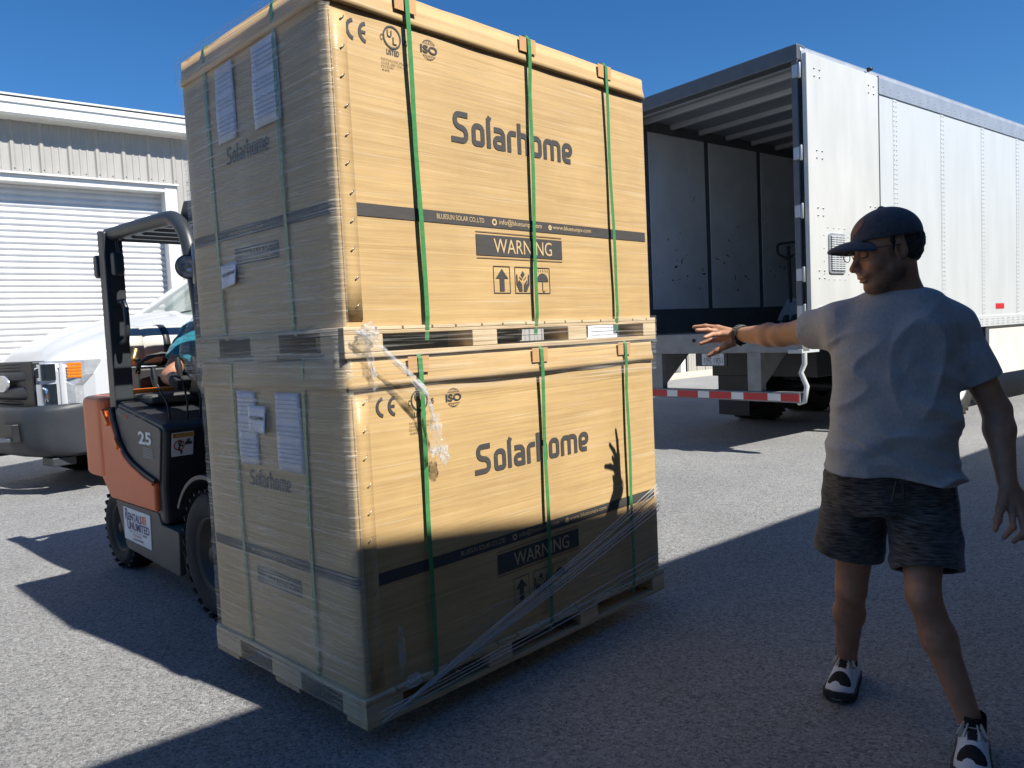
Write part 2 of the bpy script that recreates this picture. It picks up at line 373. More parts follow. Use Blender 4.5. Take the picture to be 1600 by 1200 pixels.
# eave trim / gutter with roof edge
gp = [(-.33, EAVE+.02), (-.30, EAVE), (.0, EAVE), (.0, EAVE+.30), (-.34, EAVE+.285), (-.36, EAVE+.27), (-.36, EAVE+.20), (-.335, EAVE+.19), (-.335, EAVE+.05), (-.345, EAVE+.04)]
MB().prism(gp, 'x', -12, 34).build('gutter', M_white, wh)
MB().prism([(-.37, EAVE+.305), (-.37, EAVE+.335), (14, EAVE+1.3), (14, EAVE+1.2)], 'x', -12.1, 34.1).build('roof', M_roof, wh)
sc = MB()
for k in range(82):
    for dx in (.05, .26): sc.lathe([(0, -.012), (.010, -.008), (.012, 0)], (-11.6+k*.415+dx, -.036 if dx < .1 else -.001, HEAD+.10), (0, 1, 0), 6)
sc.build('wall_screw', mat('screw_grey', (.15, .15, .16), .4, metal=.6), wh, kind='stuff')
# low pallet of pale lumber and a wall base seen below the trailer
# ------------------------------------------------------------------ the loading shed behind the viewer (its roof edge shades the yard)
SE = R(39.9); sd = Vector((math.cos(SE), math.sin(SE), 0)); sn = Vector((math.sin(SE), -math.cos(SE), 0))
HR = 4.4
base = Vector((-1.076, 2.793, 0))+Vector((SV.x, SV.y, 0))*(HR/SV.z)
off = base.dot(sn)-.06
sh = thing('loading_shed', 'open fronted loading shed whose roof edge shades the yard', 'building', sn*(off+.6), SE)
# local: x along the front, y towards the yard
M_shed = mat('shed_wall', (.48, .45, .40), .7, var=.08)
MB().prism([(.6, HR), (.6, HR-.24), (.55, HR-.24), (.5, HR-.06), (-11, HR+.25), (-11, HR+.33)], 'x', -30, 36).build('roof', M_roof, sh)
MB().box((-30, -11, 0), (36, -10.8, HR+.24)).build('back_wall', M_shed, sh)
for x in (-30, 35.8): MB().box((x, -10.8, 0), (x+.2, .0, HR-.08)).build('end_wall', M_shed, sh)
for x in (-24, -18, -12, -6, 6, 12, 18, 24, 30): MB().box((x, .05, 0), (x+.2, .25, HR-.1)).build('post', M_shed, sh)
for k in range(12): MB().box((-29.7, -10.5+k*.9, HR-.16+.028*(11-k)), (35.7, -10.44+k*.9, HR-.05+.028*(11-k))).build('purlin', M_shed, sh)
# ------------------------------------------------------------------ two palletised cartons
BA = .7959; BO = Vector((-.5379, 2.5008, 0))
BU = Vector((math.cos(BA), math.sin(BA), 0)); BV = Vector((-math.sin(BA), math.cos(BA), 0))
def bx(u, v, z): return BO+BU*u+BV*v+Vector((0, 0, z))
PL, PW, PH = 1.794, 1.123, .1055
M_card = cardboard()
M_ink = mat('print_ink', (.058, .055, .052), .6, var=.15, vs=12, stretch=(1, 1, 20))
M_inkf = mat('print_ink_faint', (.22, .15, .085), .55, var=.1)
M_inkl = mat('print_ink_reverse', (.56, .41, .22), .55, var=.1)
M_strap = mat('green_strap', (.06, .24, .085), .3, var=.15, vs=8, stretch=(1, 1, 6), coat=.3)
M_tab = mat('edge_protector_board', (.52, .30, .13), .6, var=.12, vs=12)
M_staple = mat('staple_steel', (.35, .3, .24), .35, metal=.7, var=.1)
M_paper = mat('paper_sheet', (.62, .66, .78), .55, var=.04, coat=.3)
M_ply = wood('pallet_plywood', (.47, .35, .2), (.64, .52, .34), (1.2, 1.2, 34))
M_pine = wood('pallet_pine', (.40, .29, .16), (.58, .45, .28), (1.5, 24, 24))
M_film = film_mat('stretch_film', .16, .66, (.48, .72), (1.0, 1.0, 85), (.86, .79, .66), .13)
M_film2 = film_mat('stretch_film_thin', .03, .40, (.50, .72), (1, 1, 60), (.58, .57, .53), .15)
M_rope = film_mat('stretch_film_rope', .06, .60, (.42, .66), (3, 3, 12), (.62, .63, .64), .10)

M_strand = glass('film_strand', (.62, .63, .64), .12, .45)
def pallet(label, z0, group):
    t = thing('pallet', label, 'pallet', bx(0, 0, z0), BA, group)
    us = [(0, .155), (.57, .70), (1.13, 1.255), (1.69, PL)]; vs = [(0, .145), (.42, .64), (.90, PW)]
    cache = {}
    for i, (u0, u1) in enumerate(us):
        for j, (v0, v1) in enumerate(vs):
            MB().box((u0, v0, .019), (u1, v1, .0785)).build('block', M_ply, t, .003)
    for j, (v0, v1) in enumerate(vs):
        b = MB(); b.box((0, v0+(.0 if j == 0 else .02), 0), (PL, v1-(.0 if j == 2 else .02), .0185)); b.build('bottom_board', M_pine, t, .003)
        b = MB(); b.box((-.0, v0+.001, .079), (PL, v1-.001, .0915)); b.build('stringer_board', M_pine, t, .002)
    x = 0; k = 0
    while x < PL-.05:
        w = .125 if k % 2 == 0 else .105
        x1 = min(x+w, PL); MB().box((x, 0, .092), (x1, PW, PH-.001)).build('deck_board', M_ply, t, .002); x = x1+.008; k += 1
    return t

def disp(seed, u, w):
    return .0050*mnoise.noise(Vector((u*1.7+seed, w*1.7, seed*.37)))+.0020*mnoise.noise(Vector((u*5+seed, w*2.2, 3+seed)))

def carton(label, z0, H, seed, du, group):
    t = thing('solar_panel_carton', label, 'carton', bx(0, 0, z0), BA, group)
    e = .015; L = PL-e; Wd = PW-e; r = .012
    # right long face (y=e), left short face (x=e), back faces
    dR = lambda u, z: disp(seed, u, z)*min(1, (u-e)*8, (L-u)*8) if e < u < L else 0
    dL = lambda v, z: disp(seed+5, v, z)*min(1, (v-e)*8, (Wd-v)*8) if e < v < Wd else 0
    b = MB()
    ring = []
    def addc(cx, cy, a0):
        for k in range(5):
            a = R(a0+90*k/4); ring.append((cx+r*math.cos(a), cy+r*math.sin(a)))
    for k in range(1, 40): pass
    # perimeter: start near corner going along +u on front
    ring = []
    addc(e+r, e+r, 180)
    for k in range(1, 36): ring.append((e+r+(L-e-2*r)*k/36, e))
    addc(L-r, e+r, 270)
    for k in range(1, 12): ring.append((L, e+r+(Wd-e-2*r)*k/12))
    addc(L-r, Wd-r, 0)
    for k in range(1, 18): ring.append((L-r-(L-e-2*r)*k/18, Wd))
    addc(e+r, Wd-r, 90)
    for k in range(1, 24): ring.append((e, Wd-r-(Wd-e-2*r)*k/24))
    n = len(ring); NZ = 30; hb = H-.02
    vs = []
    for j in range(NZ+1):
        z = hb*j/NZ
        for (x, y) in ring:
            if abs(y-e) < 1e-6: y = y-dR(x, z)
            if abs(x-e) < 1e-6: x = x-dL(y, z)
            vs.append((x, y, z))
    fs = [(j*n+i, j*n+(i+1) % n, (j+1)*n+(i+1) % n, (j+1)*n+i) for j in range(NZ) for i in range(n)]
    b.add(vs, fs, 0, True); b.add([vs[i] for i in range(n)], [tuple(range(n))[::-1]])
    b.build('carton_body', M_card, t)
    # lid sleeve with a slightly flared, uneven lower edge
    b = MB(); lh = H-1.043; off = .010
    lr = []
    rr = .02
    def lc(cx, cy, a0):
        for k in range(5): a = R(a0+90*k/4); lr.append((cx, cy, math.cos(a), math.sin(a), rr))
    segs = []
    lc(e+rr, e+rr, 180)
    for k in range(1, 40): lr.append((e+rr+(L-e-2*rr)*k/40, e+rr, 0, -1, rr))
    lc(L-rr, e+rr, 270)
    for k in range(1, 12): lr.append((L-rr, e+rr+(Wd-e-2*rr)*k/12, 1, 0, rr))
    lc(L-rr, Wd-rr, 0)
    for k in range(1, 12): lr.append((L-rr-(L-e-2*rr)*k/12, Wd-rr, 0, 1, rr))
    lc(e+rr, Wd-rr, 90)
    for k in range(1, 24): lr.append((e+rr, Wd-rr-(Wd-e-2*rr)*k/24, -1, 0, rr))
    n = len(lr); lv = []
    lev = [(.0, .5), (.0, 1.35), (.02, 1.15), (.05, .6), (.09, .45), (lh-.012, .42), (lh-.003, .2), (lh, -.9)]
    for q, (dz, fo) in enumerate(lev):
        for i, (cx, cy, nx, ny, _) in enumerate(lr):
            wob = 1+.55*mnoise.noise(Vector((cx*3.1+seed, cy*3.3, seed)))
            o_ = rr+off*(fo*wob if q else .2) if fo > -.5 else rr-.01
            dzz = .006*mnoise.noise(Vector((cx*2.3, cy*2, seed+9))) if dz < .03 else (-.008*max(0, mnoise.noise(Vector((cx*4, cy*4, seed+2)))) if dz > lh-.02 else 0)
            lv.append((cx+nx*o_, cy+ny*o_, 1.043+dz+dzz))
    fs = [(j*n+i, j*n+(i+1) % n, (j+1)*n+(i+1) % n, (j+1)*n+i) for j in range(len(lev)-1) for i in range(n)]
    b.add(lv, fs, 0, True); k0 = (len(lev)-1)*n
    b.add([lv[k0+i] for i in range(n)], [tuple(range(n))])
    b.build('lid', M_card, t)
    lidface = e-.0065
    # ---------- print on the long face
    PR = lambda u, z: (u+du, e-dR(u+du, z)-.0022, z)
    PLf = lambda x, z: (e-dL(-x, z)-.0022, -x, z)       # x = -v so text reads left to right
    def marks(nm, place, build): i = INK(); build(i); return i.build(nm, [M_ink, M_inkf, M_inkl], place, t)
    def stripe(i):
        i.rect(.065, .367, .45, .41, 0, 12); i.rect(.45, .367, 1.75-du, .41, 0, 40)
    marks('printed_stripe', PR, stripe)
    PR2 = lambda u, z: (u+du, e-dR(u+du, z)-.0034, z)
    marks('printed_company', PR2, lambda i: i.text('BLUESUN SOLAR CO.,LTD', .462, .379, .70, .400, .0, 2))
    def mail(i):
        i.arc(.755, .389, .010, 0, 360, .006, 2); i.text('info@bluesunpv.com', .782, .376, 1.03, .403, .0, 2)
    def site(i):
        i.arc(1.083, .389, .008, 0, 360, .006, 2); i.rect(1.078, .387, 1.088, .391, 2); i.text('www.bluesunpv.com', 1.10, .378, 1.36, .402, .0, 2)
    marks('printed_mail_address', PR2, mail); marks('printed_web_address', PR2, site)
    marks('brand_lettering', PR, lambda i: brand_word(i, .556, .672, 1.253, .792))
    def warn(i):
        i.rect(.652, .2585, 1.156, .338, 0, 12); i.rect(.652, .3465, 1.156, .3505, 1, 8); i.rect(.652, .247, 1.156, .251, 1, 8)
    marks('warning_panel', PR, warn)
    marks('warning_lettering', PR2, lambda i: i.text('WARNING', .745, .270, 1.088, .326, .0, 2))
    def frame(i, x0, x1):
        i.stroke([(x0, .115), (x1, .115), (x1, .219), (x0, .219)], .003, 0, True)
    def s1(i):
        frame(i, .738, .828); i.poly([(.783, .210), (.818, .172), (.796, .172), (.796, .122), (.770, .122), (.770, .172), (.748, .172)])
    def s2(i):
        frame(i, .858, .948); i.poly([(.903, .205), (.915, .190), (.903, .176), (.891, .190)])
        for sx in (-1, 1):
            c = .903
            i.poly([(c+sx*.004, .122), (c+sx*.006, .150), (c+sx*.022, .168), (c+sx*.026, .163), (c+sx*.016, .147), (c+sx*.030, .160), (c+sx*.032, .190), (c+sx*.038, .190), (c+sx*.038, .150), (c+sx*.022, .122)][::1])
            i.stroke([(c+sx*.005, .168), (c+sx*.020, .180)], .004)
    def s3(i):
        frame(i, .978, 1.068); c = 1.023
        i.poly([(c+.036*math.cos(R(a)), .163+.034*math.sin(R(a))) for a in range(0, 181, 12)])
        i.stroke([(c, .165), (c, .128), (c+.003, .122), (c+.010, .121), (c+.013, .127)], .0035)
        for k in range(6): i.stroke([(c-.035+k*.014, .203), (c-.040+k*.014, .212)], .0025)
    for f in (s1, s2, s3): marks('handling_symbol', PR, f)
    def ce(i):
        for x in (.155, .203):
            pass
        i.arc(.152, .975, .030, 100, 260, .0115, 0, 14, .95); i.arc(.202, .975, .030, 100, 260, .0115, 0, 14, .95); i.rect(.176, .970, .197, .980)
    marks('certification_mark', PR, ce)
    def ul(i):
        i.arc(.307, .985, .036, 0, 360, .006, 0, 32); i.text('U', .286, .984, .306, 1.008, .015); i.text('L', .309, .962, .326, .987, .015)
        i.text('C', .256, .968, .267, .988, .01); i.text('US', .350, .968, .372, .988, .01); i.text('LISTED', .281, .925, .334, .944, .012)
        for k, tx in enumerate(('PHOTOVOLTAIC MODULE', 'OVER 600 VOLTS', 'E513245', '4NPR')):
            wd = (.118, .105, .05, .034)[k]; i.text(tx, .256, .902-k*.012, .256+wd, .910-k*.012, 0, 1)
    marks('certification_mark', PR, ul)
    def iso(i):
        i.text('ISO', .430, .966, .508, .994, .035); c = (.469, .980)
        for a0, a1 in ((35, 145), (215, 325)):
            i.arc(*c, .034, a0, a1, .002, 0, 16); i.arc(c[0], c[1], .034, a0+8, a1-8, .0018, 0, 12, .5)
        i.stroke([(.443, 1.001), (.495, 1.001)], .0016); i.stroke([(.443, .959), (.495, .959)], .0016); i.stroke([(.469, 1.001), (.469, 1.014)], .0016); i.stroke([(.469, .946), (.469, .959)], .0016)
    marks('certification_mark', PR, iso)
    # ---------- print and papers on the short face
    marks('printed_stripe', PLf, lambda i: i.rect(-1.085, .372, -.02, .413, 0, 24))
    marks('printed_web_address', lambda x, z: (e-dL(-x, z)-.0034, -x, z), lambda i: i.text('www.bluesunpv.com', -.77, .381, -.50, .403, 0, 2))
    marks('brand_lettering', PLf, lambda i: brand_word(i, -.745, .655, -.425, .722))
    marks('warning_panel', PLf, lambda i: i.rect(-.735, .265, -.40, .33, 0, 8))
    marks('warning_lettering', lambda x, z: (e-dL(-x, z)-.0034, -x, z), lambda i: i.text('WARNING', -.675, .277, -.46, .318, 0, 2))
    for (v0, v1, z_0, z_1) in ((.80, .645, .742, 1.03), (.50, .315, .737, 1.03)):
        b = MB(); b.grid(lambda a, c, v0=v0, v1=v1, z_0=z_0, z_1=z_1: (e-.006-dL(v0+(v1-v0)*a, 0)-.002*math.sin(a*3+c*5), v0+(v1-v0)*a, z_0+(z_1-z_0)*c), 6, 8)
        p = b.build('paper_sheet', M_paper, t); il = INK(); rg = random.Random(int(v0*100))
        for q in range(15):
            zz = z_1-.03-q*.0165; xx = v0-.012
            if q in (5, 9): continue
            while xx > v1+.02:
                ww = rg.uniform(.006, .02); il.rect(-xx, zz, -max(xx-ww, v1+.015), zz+.004); xx -= ww+.004
        il.build('printed_lines', [mat('paper_print', (.34, .36, .44), .6, var=0)], lambda x, z: (e-.0098-dL(-x, 0)*1.0, -x, z), p)
        so_ = p.modifiers.new('thickness', 'SOLIDIFY'); so_.thickness = .0006; so_.offset = 0
    # corner flap with staples
    b = MB(); b.grid(lambda a, c: (e+.010+.062*a, e-.003, .02+c*(1.00)), 2, 8); f = b.build('corner_flap', M_card, t)
    sm = f.modifiers.new('thickness', 'SOLIDIFY'); sm.thickness = .003; sm.offset = 0
    st = MB().tube([(-.009, 0, -.008), (-.006, -.0045, -.006), (.006, -.0045, .006), (.009, 0, .008)], .0018, 5).mesh('staple', M_staple)
    for k in range(11): link('staple', st, f, (e+.052+.006*math.sin(k*2.1), e-.0045, .07+k*.093))
    return t, e, L, Wd

def strap_loop_u(t, u0, u1, e, Wd, H, seed, both=True):
    # band round the carton and its pallet in a plane of constant u (leaning from u0 at the top to u1 at the bottom)
    so_ = .020; y0, y1 = e-so_, Wd+so_; zt, zb = H+.008, -.055
    pts = [(u1, y0+.012, zb), (u1+.1*(u0-u1), y0, .03)]
    for k in range(1, 10): pts.append((u1+(u0-u1)*k/10+.0015*math.sin(seed+k*.8), y0+.003*math.sin(seed+k), .03+(1.02-.03)*k/10))
    pts += [(u0, y0-.004, 1.06), (u0, y0-.002, H-.012), (u0, y0+.012, zt)]
    pts += [(u0, y1-.012, zt), (u0, y1, H-.012), (u1, y1, .03), (u1, y1-.012, zb)]
    w = .0095; vs = []; fs = []; n = len(pts)
    for (x, y, z) in pts: vs += [(x-w, y, z), (x+w, y, z)]
    for i in range(n): j = (i+1) % n; fs.append((2*i, 2*i+1, 2*j+1, 2*j))
    o = MB().add(vs, fs, 0, False).build('strap', M_strap, t); s_ = o.modifiers.new('thickness', 'SOLIDIFY'); s_.thickness = .0014; s_.offset = 1
    MB().box((u0-.05, y0+.003, H-.062), (u0+.045, y0+.0055, H-.004)).build('edge_protector', M_tab, t, .001)
    return o
def strap_loop_v(t, v0, v1, e, L, H):
    so_ = .007; x0, x1 = e-so_, L+so_; zt, zb = H+.008, -.02
    pts = [(x0+.01, v1, zb), (x0, v1, .03), (x0, (v0+v1)/2+.005, .55), (x0-.002, v0, H-.1), (x0, v0, H-.012), (x0+.012, v0, zt), (x1-.012, v0, zt), (x1, v0, H-.012), (x1, v1, .03), (x1-.01, v1, zb)]
    w = .010; vs = []; fs = []; n = len(pts)
    for (x, y, z) in pts: vs += [(x, y-w, z), (x, y+w, z)]
    for i in range(n): j = (i+1) % n; fs.append((2*i, 2*j, 2*j+1, 2*i+1))
    o = MB().add(vs, fs, 0, False).build('strap', M_strap, t); s_ = o.modifiers.new('thickness', 'SOLIDIFY'); s_.thickness = .0014; s_.offset = 0
Z0 = .0826; ZC1 = .188; ZP2 = 1.3345; ZC2 = 1.440
pallet('plywood block pallet under the lower carton, nearest the asphalt', Z0, 'plywood pallets under the cartons')
pallet('plywood block pallet sandwiched between the two stacked cartons', ZP2, 'plywood pallets under the cartons')
H1, H2 = 1.1455, 1.141
lower, ce_, cL, cW = carton('lower tan cardboard carton half in shadow with a hand shadow on it', ZC1, H1, 1.3, 0, 'stacked solar panel cartons')
upper, *_ = carton('upper tan cardboard carton on top of the stack against the sky', ZC2, H2, 7.7, -.03, 'stacked solar panel cartons')
for (a_, b_) in ((.305, .305), (.945, .94), (1.53, 1.535)): strap_loop_u(lower, a_, b_, ce_, cW, H1, a_*7)
for (a_, b_) in ((.332, .352), (.952, .928), (1.46, 1.482)): strap_loop_u(upper, a_, b_, ce_, cW, H2, a_*5)
strap_loop_v(lower, .83, .815, ce_, cL, H1); strap_loop_v(lower, .285, .31, ce_, cL, H1)
strap_loop_v(upper, .878, .862, ce_, cL, H2); strap_loop_v(upper, .333, .327, ce_, cL, H2)
# loose shipping tags tucked under the film
def ship_tag(parent, v0, v1, z0, z1, tilt):
    b = MB(); fn = lambda a, c: (ce_-.012-.012*a*a*(1-c), v0+(v1-v0)*a, z0+(z1-z0)*c-tilt*a)
    b.grid(fn, 8, 6); g = b.build('shipping_tag', M_paper, parent, label='white shipping tag with a container number'); s_ = g.modifiers.new('thickness', 'SOLIDIFY'); s_.thickness = .001
    i = INK(); i.text('FSCU8849863', .08, .48, .92, .62, .02)
    mb = MB(); mb.v = [tuple(Vector(fn(p[0], p[1]))+Vector((-.0022, 0, 0))) for p in i.v]; mb.f = i.f; mb.mi = [0]*len(i.f); mb.sm = [False]*len(i.f)
    mb.build('tag_lettering', M_ink, g)
ship_tag(lower, .70, .555, .87, .975, .0)
ship_tag(upper, .845, .705, .185, .275, -.012)
# ------------------------------------------------------------------ stretch film
sst1 = lambda t: (lambda q: q*q*(3-2*q))(min(1, max(0, t)))
def film_sheet(parent, name, x, v0, v1, z0, z1, amp, seed, m, nu=60, nz=190, bulge=None, wrap=.05):
    # sheet over the short face that turns the near corner onto the long face
    def fn(a, c):
        s_ = -wrap+(v1+wrap)*a; z = z0+(z1-z0)*c
        d = amp*(mnoise.noise(Vector((s_*1.5+seed, z*16, seed)))+.75*mnoise.noise(Vector((s_*2.2, z*46+s_*3, seed+3)))+.4*mnoise.noise(Vector((s_*5, z*100, seed+11)))+.8*mnoise.noise(Vector((s_*5, z*5, seed+7))))
        o_ = x-abs(d)-.002
        if bulge: o_ -= bulge(s_, z)
        if s_ < .0: return (ce_-s_+.002, ce_-.007-abs(d)*.6, z)
        k = min(1, s_/.02); return (ce_+(o_-ce_)*k, ce_-.007*(1-k)+s_, z)
    b = MB(); b.grid(fn, nu, nz, 0, True, True); return b.build(name, m, parent)
film_sheet(lower, 'stretch_wrap', ce_-.011, 0, 1.09, -.075, 1.17, .004, 2.0, M_film, wrap=.012, bulge=lambda s_, z: .012*sst1((z-1.0)/.06)+.012*sst1((.02-z)/.05))
film_sheet(upper, 'stretch_wrap', ce_-.011, 0, 1.09, -.13, 1.15, .004, 5.0, M_film, wrap=.010, bulge=lambda s_, z: .012*sst1((z-1.0)/.06)+.012*sst1((.02-z)/.05))
# thin film over the long faces
def film_front(parent, z0, z1, seed, m, u0=.0, u1=1.79, top=None, off=.008):
    def fn(a, c):
        u = u0+(u1-u0)*a; lo = z0; hi = top(u) if top else z1; z = lo+(hi-lo)*c
        d = .006*(mnoise.noise(Vector((u*1.2+seed, z*18, seed)))+.6*mnoise.noise(Vector((u*3, z*50, seed+3))))
        return (u, -off-abs(d), z)
    b = MB(); b.grid(fn, 70, 24); return b.build('stretch_wrap', m, parent)
film_front(upper, -.118, .01, 3.1, M_film2)
film_front(lower, -.03, 0, 4.2, M_film2, .06, 1.775, top=lambda u: .04+.34*u/1.79+.02*math.sin(u*5), off=.006)
film_front(lower, 1.0, 1.15, 8.4, M_film2, .0, 1.775, off=.008)
# twisted film ropes: diagonal band on the lower carton and a torn end at the upper pallet
def ribbon(parent, name, pts, w, m, folds=3, seed=0.):
    P = [Vector(p) for p in pts]; Q = []
    for i in range(len(P)-1):
        for k in range(8): Q.append(P[i].lerp(P[i+1], k/8))
    Q.append(P[-1]); n = len(Q); b = MB()
    for f in range(folds):
        def fn(a, c, f=f):
            i = min(int(a*(n-1)+.5), n-1); p = Q[i]; ww = w(a) if callable(w) else w
            o_ = (c-.5)*ww*(1-.22*f)+ww*.1*math.sin(seed+f*2.1+a*5)
            return (p.x, p.y-.003*f-.004*math.sin(c*7+f+a*9+seed)**2, p.z+o_)
        b.grid(fn, n-1, 5)
    return b.build(name, m, parent)
ribbon(lower, 'film_rope', [(.02, -.045, -.070), (.32, -.046, -.015), (.75, -.042, .115), (1.25, -.036, .285), (1.62, -.026, .385), (1.75, -.006, .415)], lambda a: .016+.075*a*(1-a*.4), M_film2, 2, .4)
rs = random.Random(5)
for k in range(7):
    z1 = .30+.022*k+rs.uniform(-.008, .008); y1 = -.006
    pts = [(.03+.01*k, -.044, -.07+.003*k)]
    for q in range(1, 9):
        t = q/8; u_ = .03+1.725*t; z_ = -.07+(z1+.07)*(t**.96)+.012*math.sin(t*9+k)*(1-t)*t; pts.append((u_, -.044*(1-t**3)+y1*t**3-.002*(k % 3), z_))
    MB().tube(pts, [.0016+.0014*rs.random()]*len(pts), 6).build('film_strand', M_strand, lower)
for k in range(3):
    pts = [(.03+1.72*t, -.040*(1-t**3)-.006*t**3, -.07+.014*k+(.10+.015*k)*t+.006*math.sin(t*8+k)) for t in [q/8 for q in range(9)]]
    MB().tube(pts, .0022, 6).build('film_strand', M_strand, lower)
ribbon(lower, 'film_rope', [(.02, -.03, 1.235), (.09, -.045, 1.20), (.2, -.05, 1.10), (.285, -.052, 1.015), (.315, -.05, .92), (.325, -.048, .83)], lambda a: .024+.05*max(0, a-.2), M_rope, 4, 3.3)
def crumple(parent, c, r, seed, m, stretch=(1, 1, 1)):
    b = MB()
    def fn(a, d):
        th = a*2*math.pi; ph = (d-.5)*math.pi; v = Vector((math.cos(th)*math.cos(ph), math.sin(th)*math.cos(ph), math.sin(ph)))
        k = r*(1+.55*mnoise.noise(v*2.6+Vector((seed, 0, 0)))+.35*mnoise.noise(v*7+Vector((0, seed, 0))))
        return (c[0]+v.x*k*stretch[0], c[1]+v.y*k*stretch[1], c[2]+v.z*k*stretch[2])
    b.grid(fn, 22, 14, 0, False); return b.build('crumpled_film', m, parent)
crumple(lower, (.075, -.03, 1.225), .032, 1.0, M_rope, (1.1, .7, 1))
crumple(lower, (.085, -.02, 1.16), .02, 2.0, M_rope, (.7, .6, 2.2))
crumple(lower, (.10, -.012, 1.075), .014, 3.0, M_rope, (.8, .6, 2.6))
crumple(lower, (.325, -.045, .86), .022, 4.0, M_rope, (1.2, .6, 3.0))
crumple(lower, (.36, -.045, .79), .016, 5.0, M_rope, (1.2, .6, 2.6))
crumple(lower, (.15, -.012, .13), .018, 6.0, M_rope, (.7, .4, 4.2))
crumple(lower, (.19, -.018, .01), .022, 7.0, M_rope, (1.5, .5, 1.1))
# bulging film at the back left pallet corner, hanging over the forklift side
def cb(a, c):
    th = R(-15+150*a); z = -.24+.36*c
    rr = .03+.10*math.sin(min(1, max(0, (c-.08)/.85))*math.pi)**.8*(.75+.25*math.sin(a*6))+.018*mnoise.noise(Vector((a*4, c*9, 2)))
    return (.03-math.cos(th)*rr*.75, PW-.02+math.sin(th)*rr*.8, z)
b = MB(); b.grid(cb, 24, 26); b.build('stretch_wrap', M_film, upper)
# ------------------------------------------------------------------ forklift behind the cartons
M_blk = mat('black_plastic', (.022, .024, .027), .45, var=.2, vs=5)
M_dgrey = mat('dark_grey_panel', (.075, .075, .07), .5, var=.12, vs=4)
M_fgrey = mat('chassis_grey', (.10, .098, .092), .55, metal=.2, var=.2, vs=5, bump=.05, bs=30)
M_guard = mat('guard_black', (.030, .036, .042), .42, var=.2, vs=6)
M_orange = mat('orange_paint', (.88, .185, .055), .45, var=.10, vs=5, coat=.0)
M_borange = mat('bright_orange', (.95, .22, .02), .4, var=.05)
M_tyre = mat('tyre_rubber', (.022, .022, .022), .8, var=.3, vs=9, bump=.2, bs=50)
M_rim = mat('dark_rim', (.035, .035, .036), .55, metal=.3, var=.3, vs=9)
M_steel = mat('worn_steel', (.30, .30, .30), .35, metal=.9, var=.2, vs=8)
M_sign = mat('sign_white', (.74, .76, .78), .45, var=.06, vs=10)
M_navy = mat('ink_navy', (.03, .03, .16), .5, var=0)
M_red = mat('ink_red', (.55, .07, .04), .5, var=0)
M_chrome = mat('lamp_reflector', (.8, .82, .84), .12, metal=1, var=.03)
M_lens = glass('lamp_lens', (.9, .93, .95), .06, .25)
M_tank = mat('tank_paint', (.50, .50, .46), .4, var=.08, vs=6)
FK0 = (-.575, -2.4, 0)
fk = thing('forklift', 'orange and black counterbalance forklift lifting the stacked cartons from behind', 'forklift', bx(.815, 2.4, 0), BA)
def fpart(mb, name, mats, bevel=0, parent=None, **k): return mb.build(name, mats, parent or fk, bevel, loc=None if parent else FK0, **k)
def wheel(name, x0, x1, y, z, r, rim_r, parent, loc, out=-1, lugs=30, bolts=6, rimmat=None):
    xo, xi = (x0, x1) if out < 0 else (x1, x0); w = abs(x1-x0); c = (xo, y, z); ax = (1 if out < 0 else -1, 0, 0)
    b = MB(); b.lathe([(rim_r, .02), (rim_r+.02, .004), (rim_r+(r-rim_r)*.55, -.006), (r-.035, .004), (r-.008, .03), (r-.004, w*.5), (r-.008, w-.03), (r-.035, w), (rim_r, w-.01)], c, ax, 48)
    for k in range(lugs):
        a = 2*math.pi*k/lugs
        for s_, q in ((0, 0), (1, math.pi/lugs)):
            Mx = Matrix.Translation((xo+(-1 if out > 0 else 1)*w*(.28+.44*s_), y, z)) @ Matrix.Rotation(a+q, 4, 'X') @ Matrix.Rotation(R(14 if s_ else -14), 4, 'Z')
            b.box((-w*.27, -r*.045, r-.012), (w*.27, r*.045, r+.004), 0, Mx)
    wt = b.build(name, M_tyre, parent, loc=loc)
    b = MB(); b.lathe([(0, .05), (rim_r*.28, .05), (rim_r*.3, .075), (rim_r*.62, .085), (rim_r*.8, .06), (rim_r*.95, .03), (rim_r+.006, .012), (rim_r+.004, .03)], c, ax, 36); b.build('rim', rimmat or M_rim, wt)
    b = MB(); b.lathe([(0, .01), (rim_r*.2, .012), (rim_r*.26, .025), (rim_r*.26, .06)], c, ax, 20); b.build('hub', rimmat or M_rim, wt)
    nb = MB(); nb.lathe([(0, -.016), (.010, -.016), (.014, -.012), (.014, .01)], (0, 0, 0), ax, 8); nm = nb.mesh('wheel_nut', M_rim if not rimmat else M_steel)
    for k in range(bolts):
        a = 2*math.pi*k/bolts; link('wheel_nut', nm, wt, (xo+ax[0]*.075, y+rim_r*.52*math.cos(a), z+rim_r*.52*math.sin(a)))
    return wt
# chassis and bodywork: local x 0 (near side) .. 1.15, y = distance behind the cartons
b = MB(); b.box((.25, 1.35, .14), (.90, 3.2, .46)); fpart(b, 'chassis', M_fgrey, .02)
skp = rpoly([(3.01, .476), (2.33, .476), (2.30, .412), (2.062, .402), (2.09, .152), (2.87, .19)], .02)
for x0, x1 in ((.0, .035), (1.115, 1.15)):
    s_ = fpart(MB().prism(skp, 'x', x0, x1), 'side_skirt', M_fgrey, .006)
    if x0 == 0: skirt = s_
fpart(MB().box((.035, 1.9, .385), (1.115, 2.3, .405)), 'step_plate', M_dgrey, .006)
opoly = [(3.05, 1.045), (2.935, 1.035), (2.90, .97), (2.82, .845), (2.73, .775), (2.62, .727), (2.45, .68), (2.305, .655), (2.315, .485), (3.03, .485), (3.20, .63), (3.20, .9), (3.12, 1.05)]
for x0, x1 in ((-.02, .14), (1.01, 1.17)): fpart(MB().prism(opoly, 'x', x0, x1), 'side_panel', M_orange, .016, seg=3)
